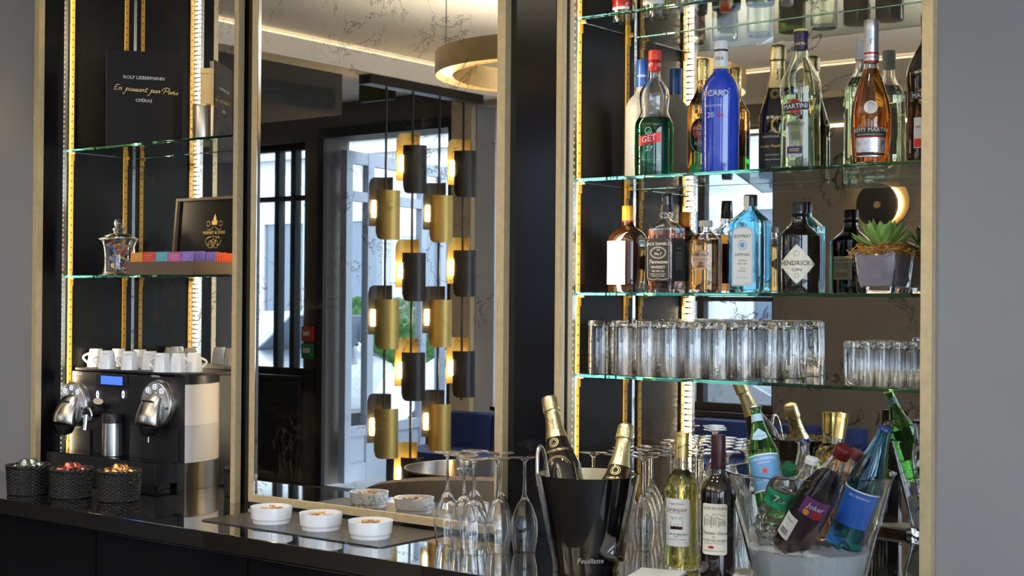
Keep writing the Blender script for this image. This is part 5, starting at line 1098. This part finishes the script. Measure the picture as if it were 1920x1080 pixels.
b = chill('water_bottle', 'small clear plastic bottle with a pale cap between the lemonade and the juice', atY(1524, 856, 2.705), (-1.315, 2.700, 1.006), .20, [(0, .024), (.006, .027), (.11, .027), (.14, .024), (.165, .015), (.178, .0125), (.186, .0125)], M_clear, G_water, .14, t=.001); cap(b, .182, .198, .0140, pbr('pale_cap', (.6, .62, .63), .4))
b = chill('rose_wine_bottle', 'bottle of pale orange wine with a gold capsule at the back of the ice bucket', atY(1579, 777, 2.810), (-1.274, 2.768, 1.006), .30, BX, M_clear, G_amber, .225, rs=.84)
cap(b, .240, .304, .0163, M_capsule, 'capsule', r1=.0157); obj('capsule_ring', loft(NB(), [(.292, .0167), (.303, .0167)], 32, False, False), M_capsule, b, True)
b = chill('juice_bottle', 'clear bottle of dark purple juice with a red screw cap, leaning at the front', atY(1584, 840, 2.585), (-1.284, 2.622, 1.004), .265, [(0, .036), (.005, .041), (.12, .0415), (.150, .0400), (.185, .0300), (.215, .0205), (.235, .0165), (.25, .0160)], M_crystal, glass('purple_juice', (.07, .015, .05), 0, 1.34), .195, rs=.93)
cap(b, .243, .266, .0190, M_capred, r1=.0186); l = label_cyl(b, .0419, -62, .06, .105, .148, pbr('plum_label', (.16, .03, .16), .4), [('Joker', .017, 0, .130, .04, .2)], M_wink); obj('red_patch', grid_on(NB(), cyl(.0423, -62), .0, .022, .106, .122, 5), M_redf, l); obj('orange_patch', disc_on(NB(), cyl(.0424, -62), -.014, .114, .007), M_orange, l)
l = label_cyl(b, .0417, -112, .036, .030, .086, M_paper, [('PUR JUS', .006, 0, .074), ('25 cl', .0045, 0, .062)], M_ink, 'white_sticker'); strokes([[(-.010+i*.002, .038), (-.010+i*.002, .052)] for i in range(11)], .0008, cyl(.0421, -112), M_ink, l, 'bar_lines')
b = chill('small_juice_bottle', 'small amber juice bottle with a red cap behind the purple juice', atY(1613, 846, 2.715), (-1.262, 2.688, 1.006), .20, [(0, .026), (.005, .029), (.10, .029), (.13, .025), (.155, .017), (.175, .014), (.185, .014)], M_clear, G_amber, .15); cap(b, .180, .200, .0165, M_capred)
b = chill('blue_water_bottle', 'large clear blue mineral water bottle with a blue crown cap, leaning right', atY(1660, 801, 2.685), (-1.198, 2.690, 1.006), .275, [(0, .038), (.005, .0425), (.12, .0430), (.150, .0410), (.185, .0320), (.220, .0215), (.250, .0150), (.262, .0138), (.268, .0150), (.274, .0145)], glass('clear_blue_glass', (.30, .62, .90)), glass('blue_tinted_water', (.55, .80, .97), 0, 1.33), .20, rs=.88)
crown(b, .2755, .0148, pbr('blue_cap', (.015, .03, .16), .35, .3)); l = label_cyl(b, .0435, -74, .085, .055, .135, pbr('deep_blue_label', (.02, .12, .50), .35), [('EAU MINERALE', .0075, 0, .122, .02)], M_wink); obj('label_edge', arcstrip(NB(), .0437, -140, -10, .1330, .1362), M_paper, l)
b = chill('green_water_bottle', 'green glass water bottle with a maroon cap, behind the blue one', atY(1669, 793, 2.80), (-1.216, 2.764, 1.010), .29, WB, G_green, G_water, .2, rs=.80); crown(b, .2915, .0145, M_burg)
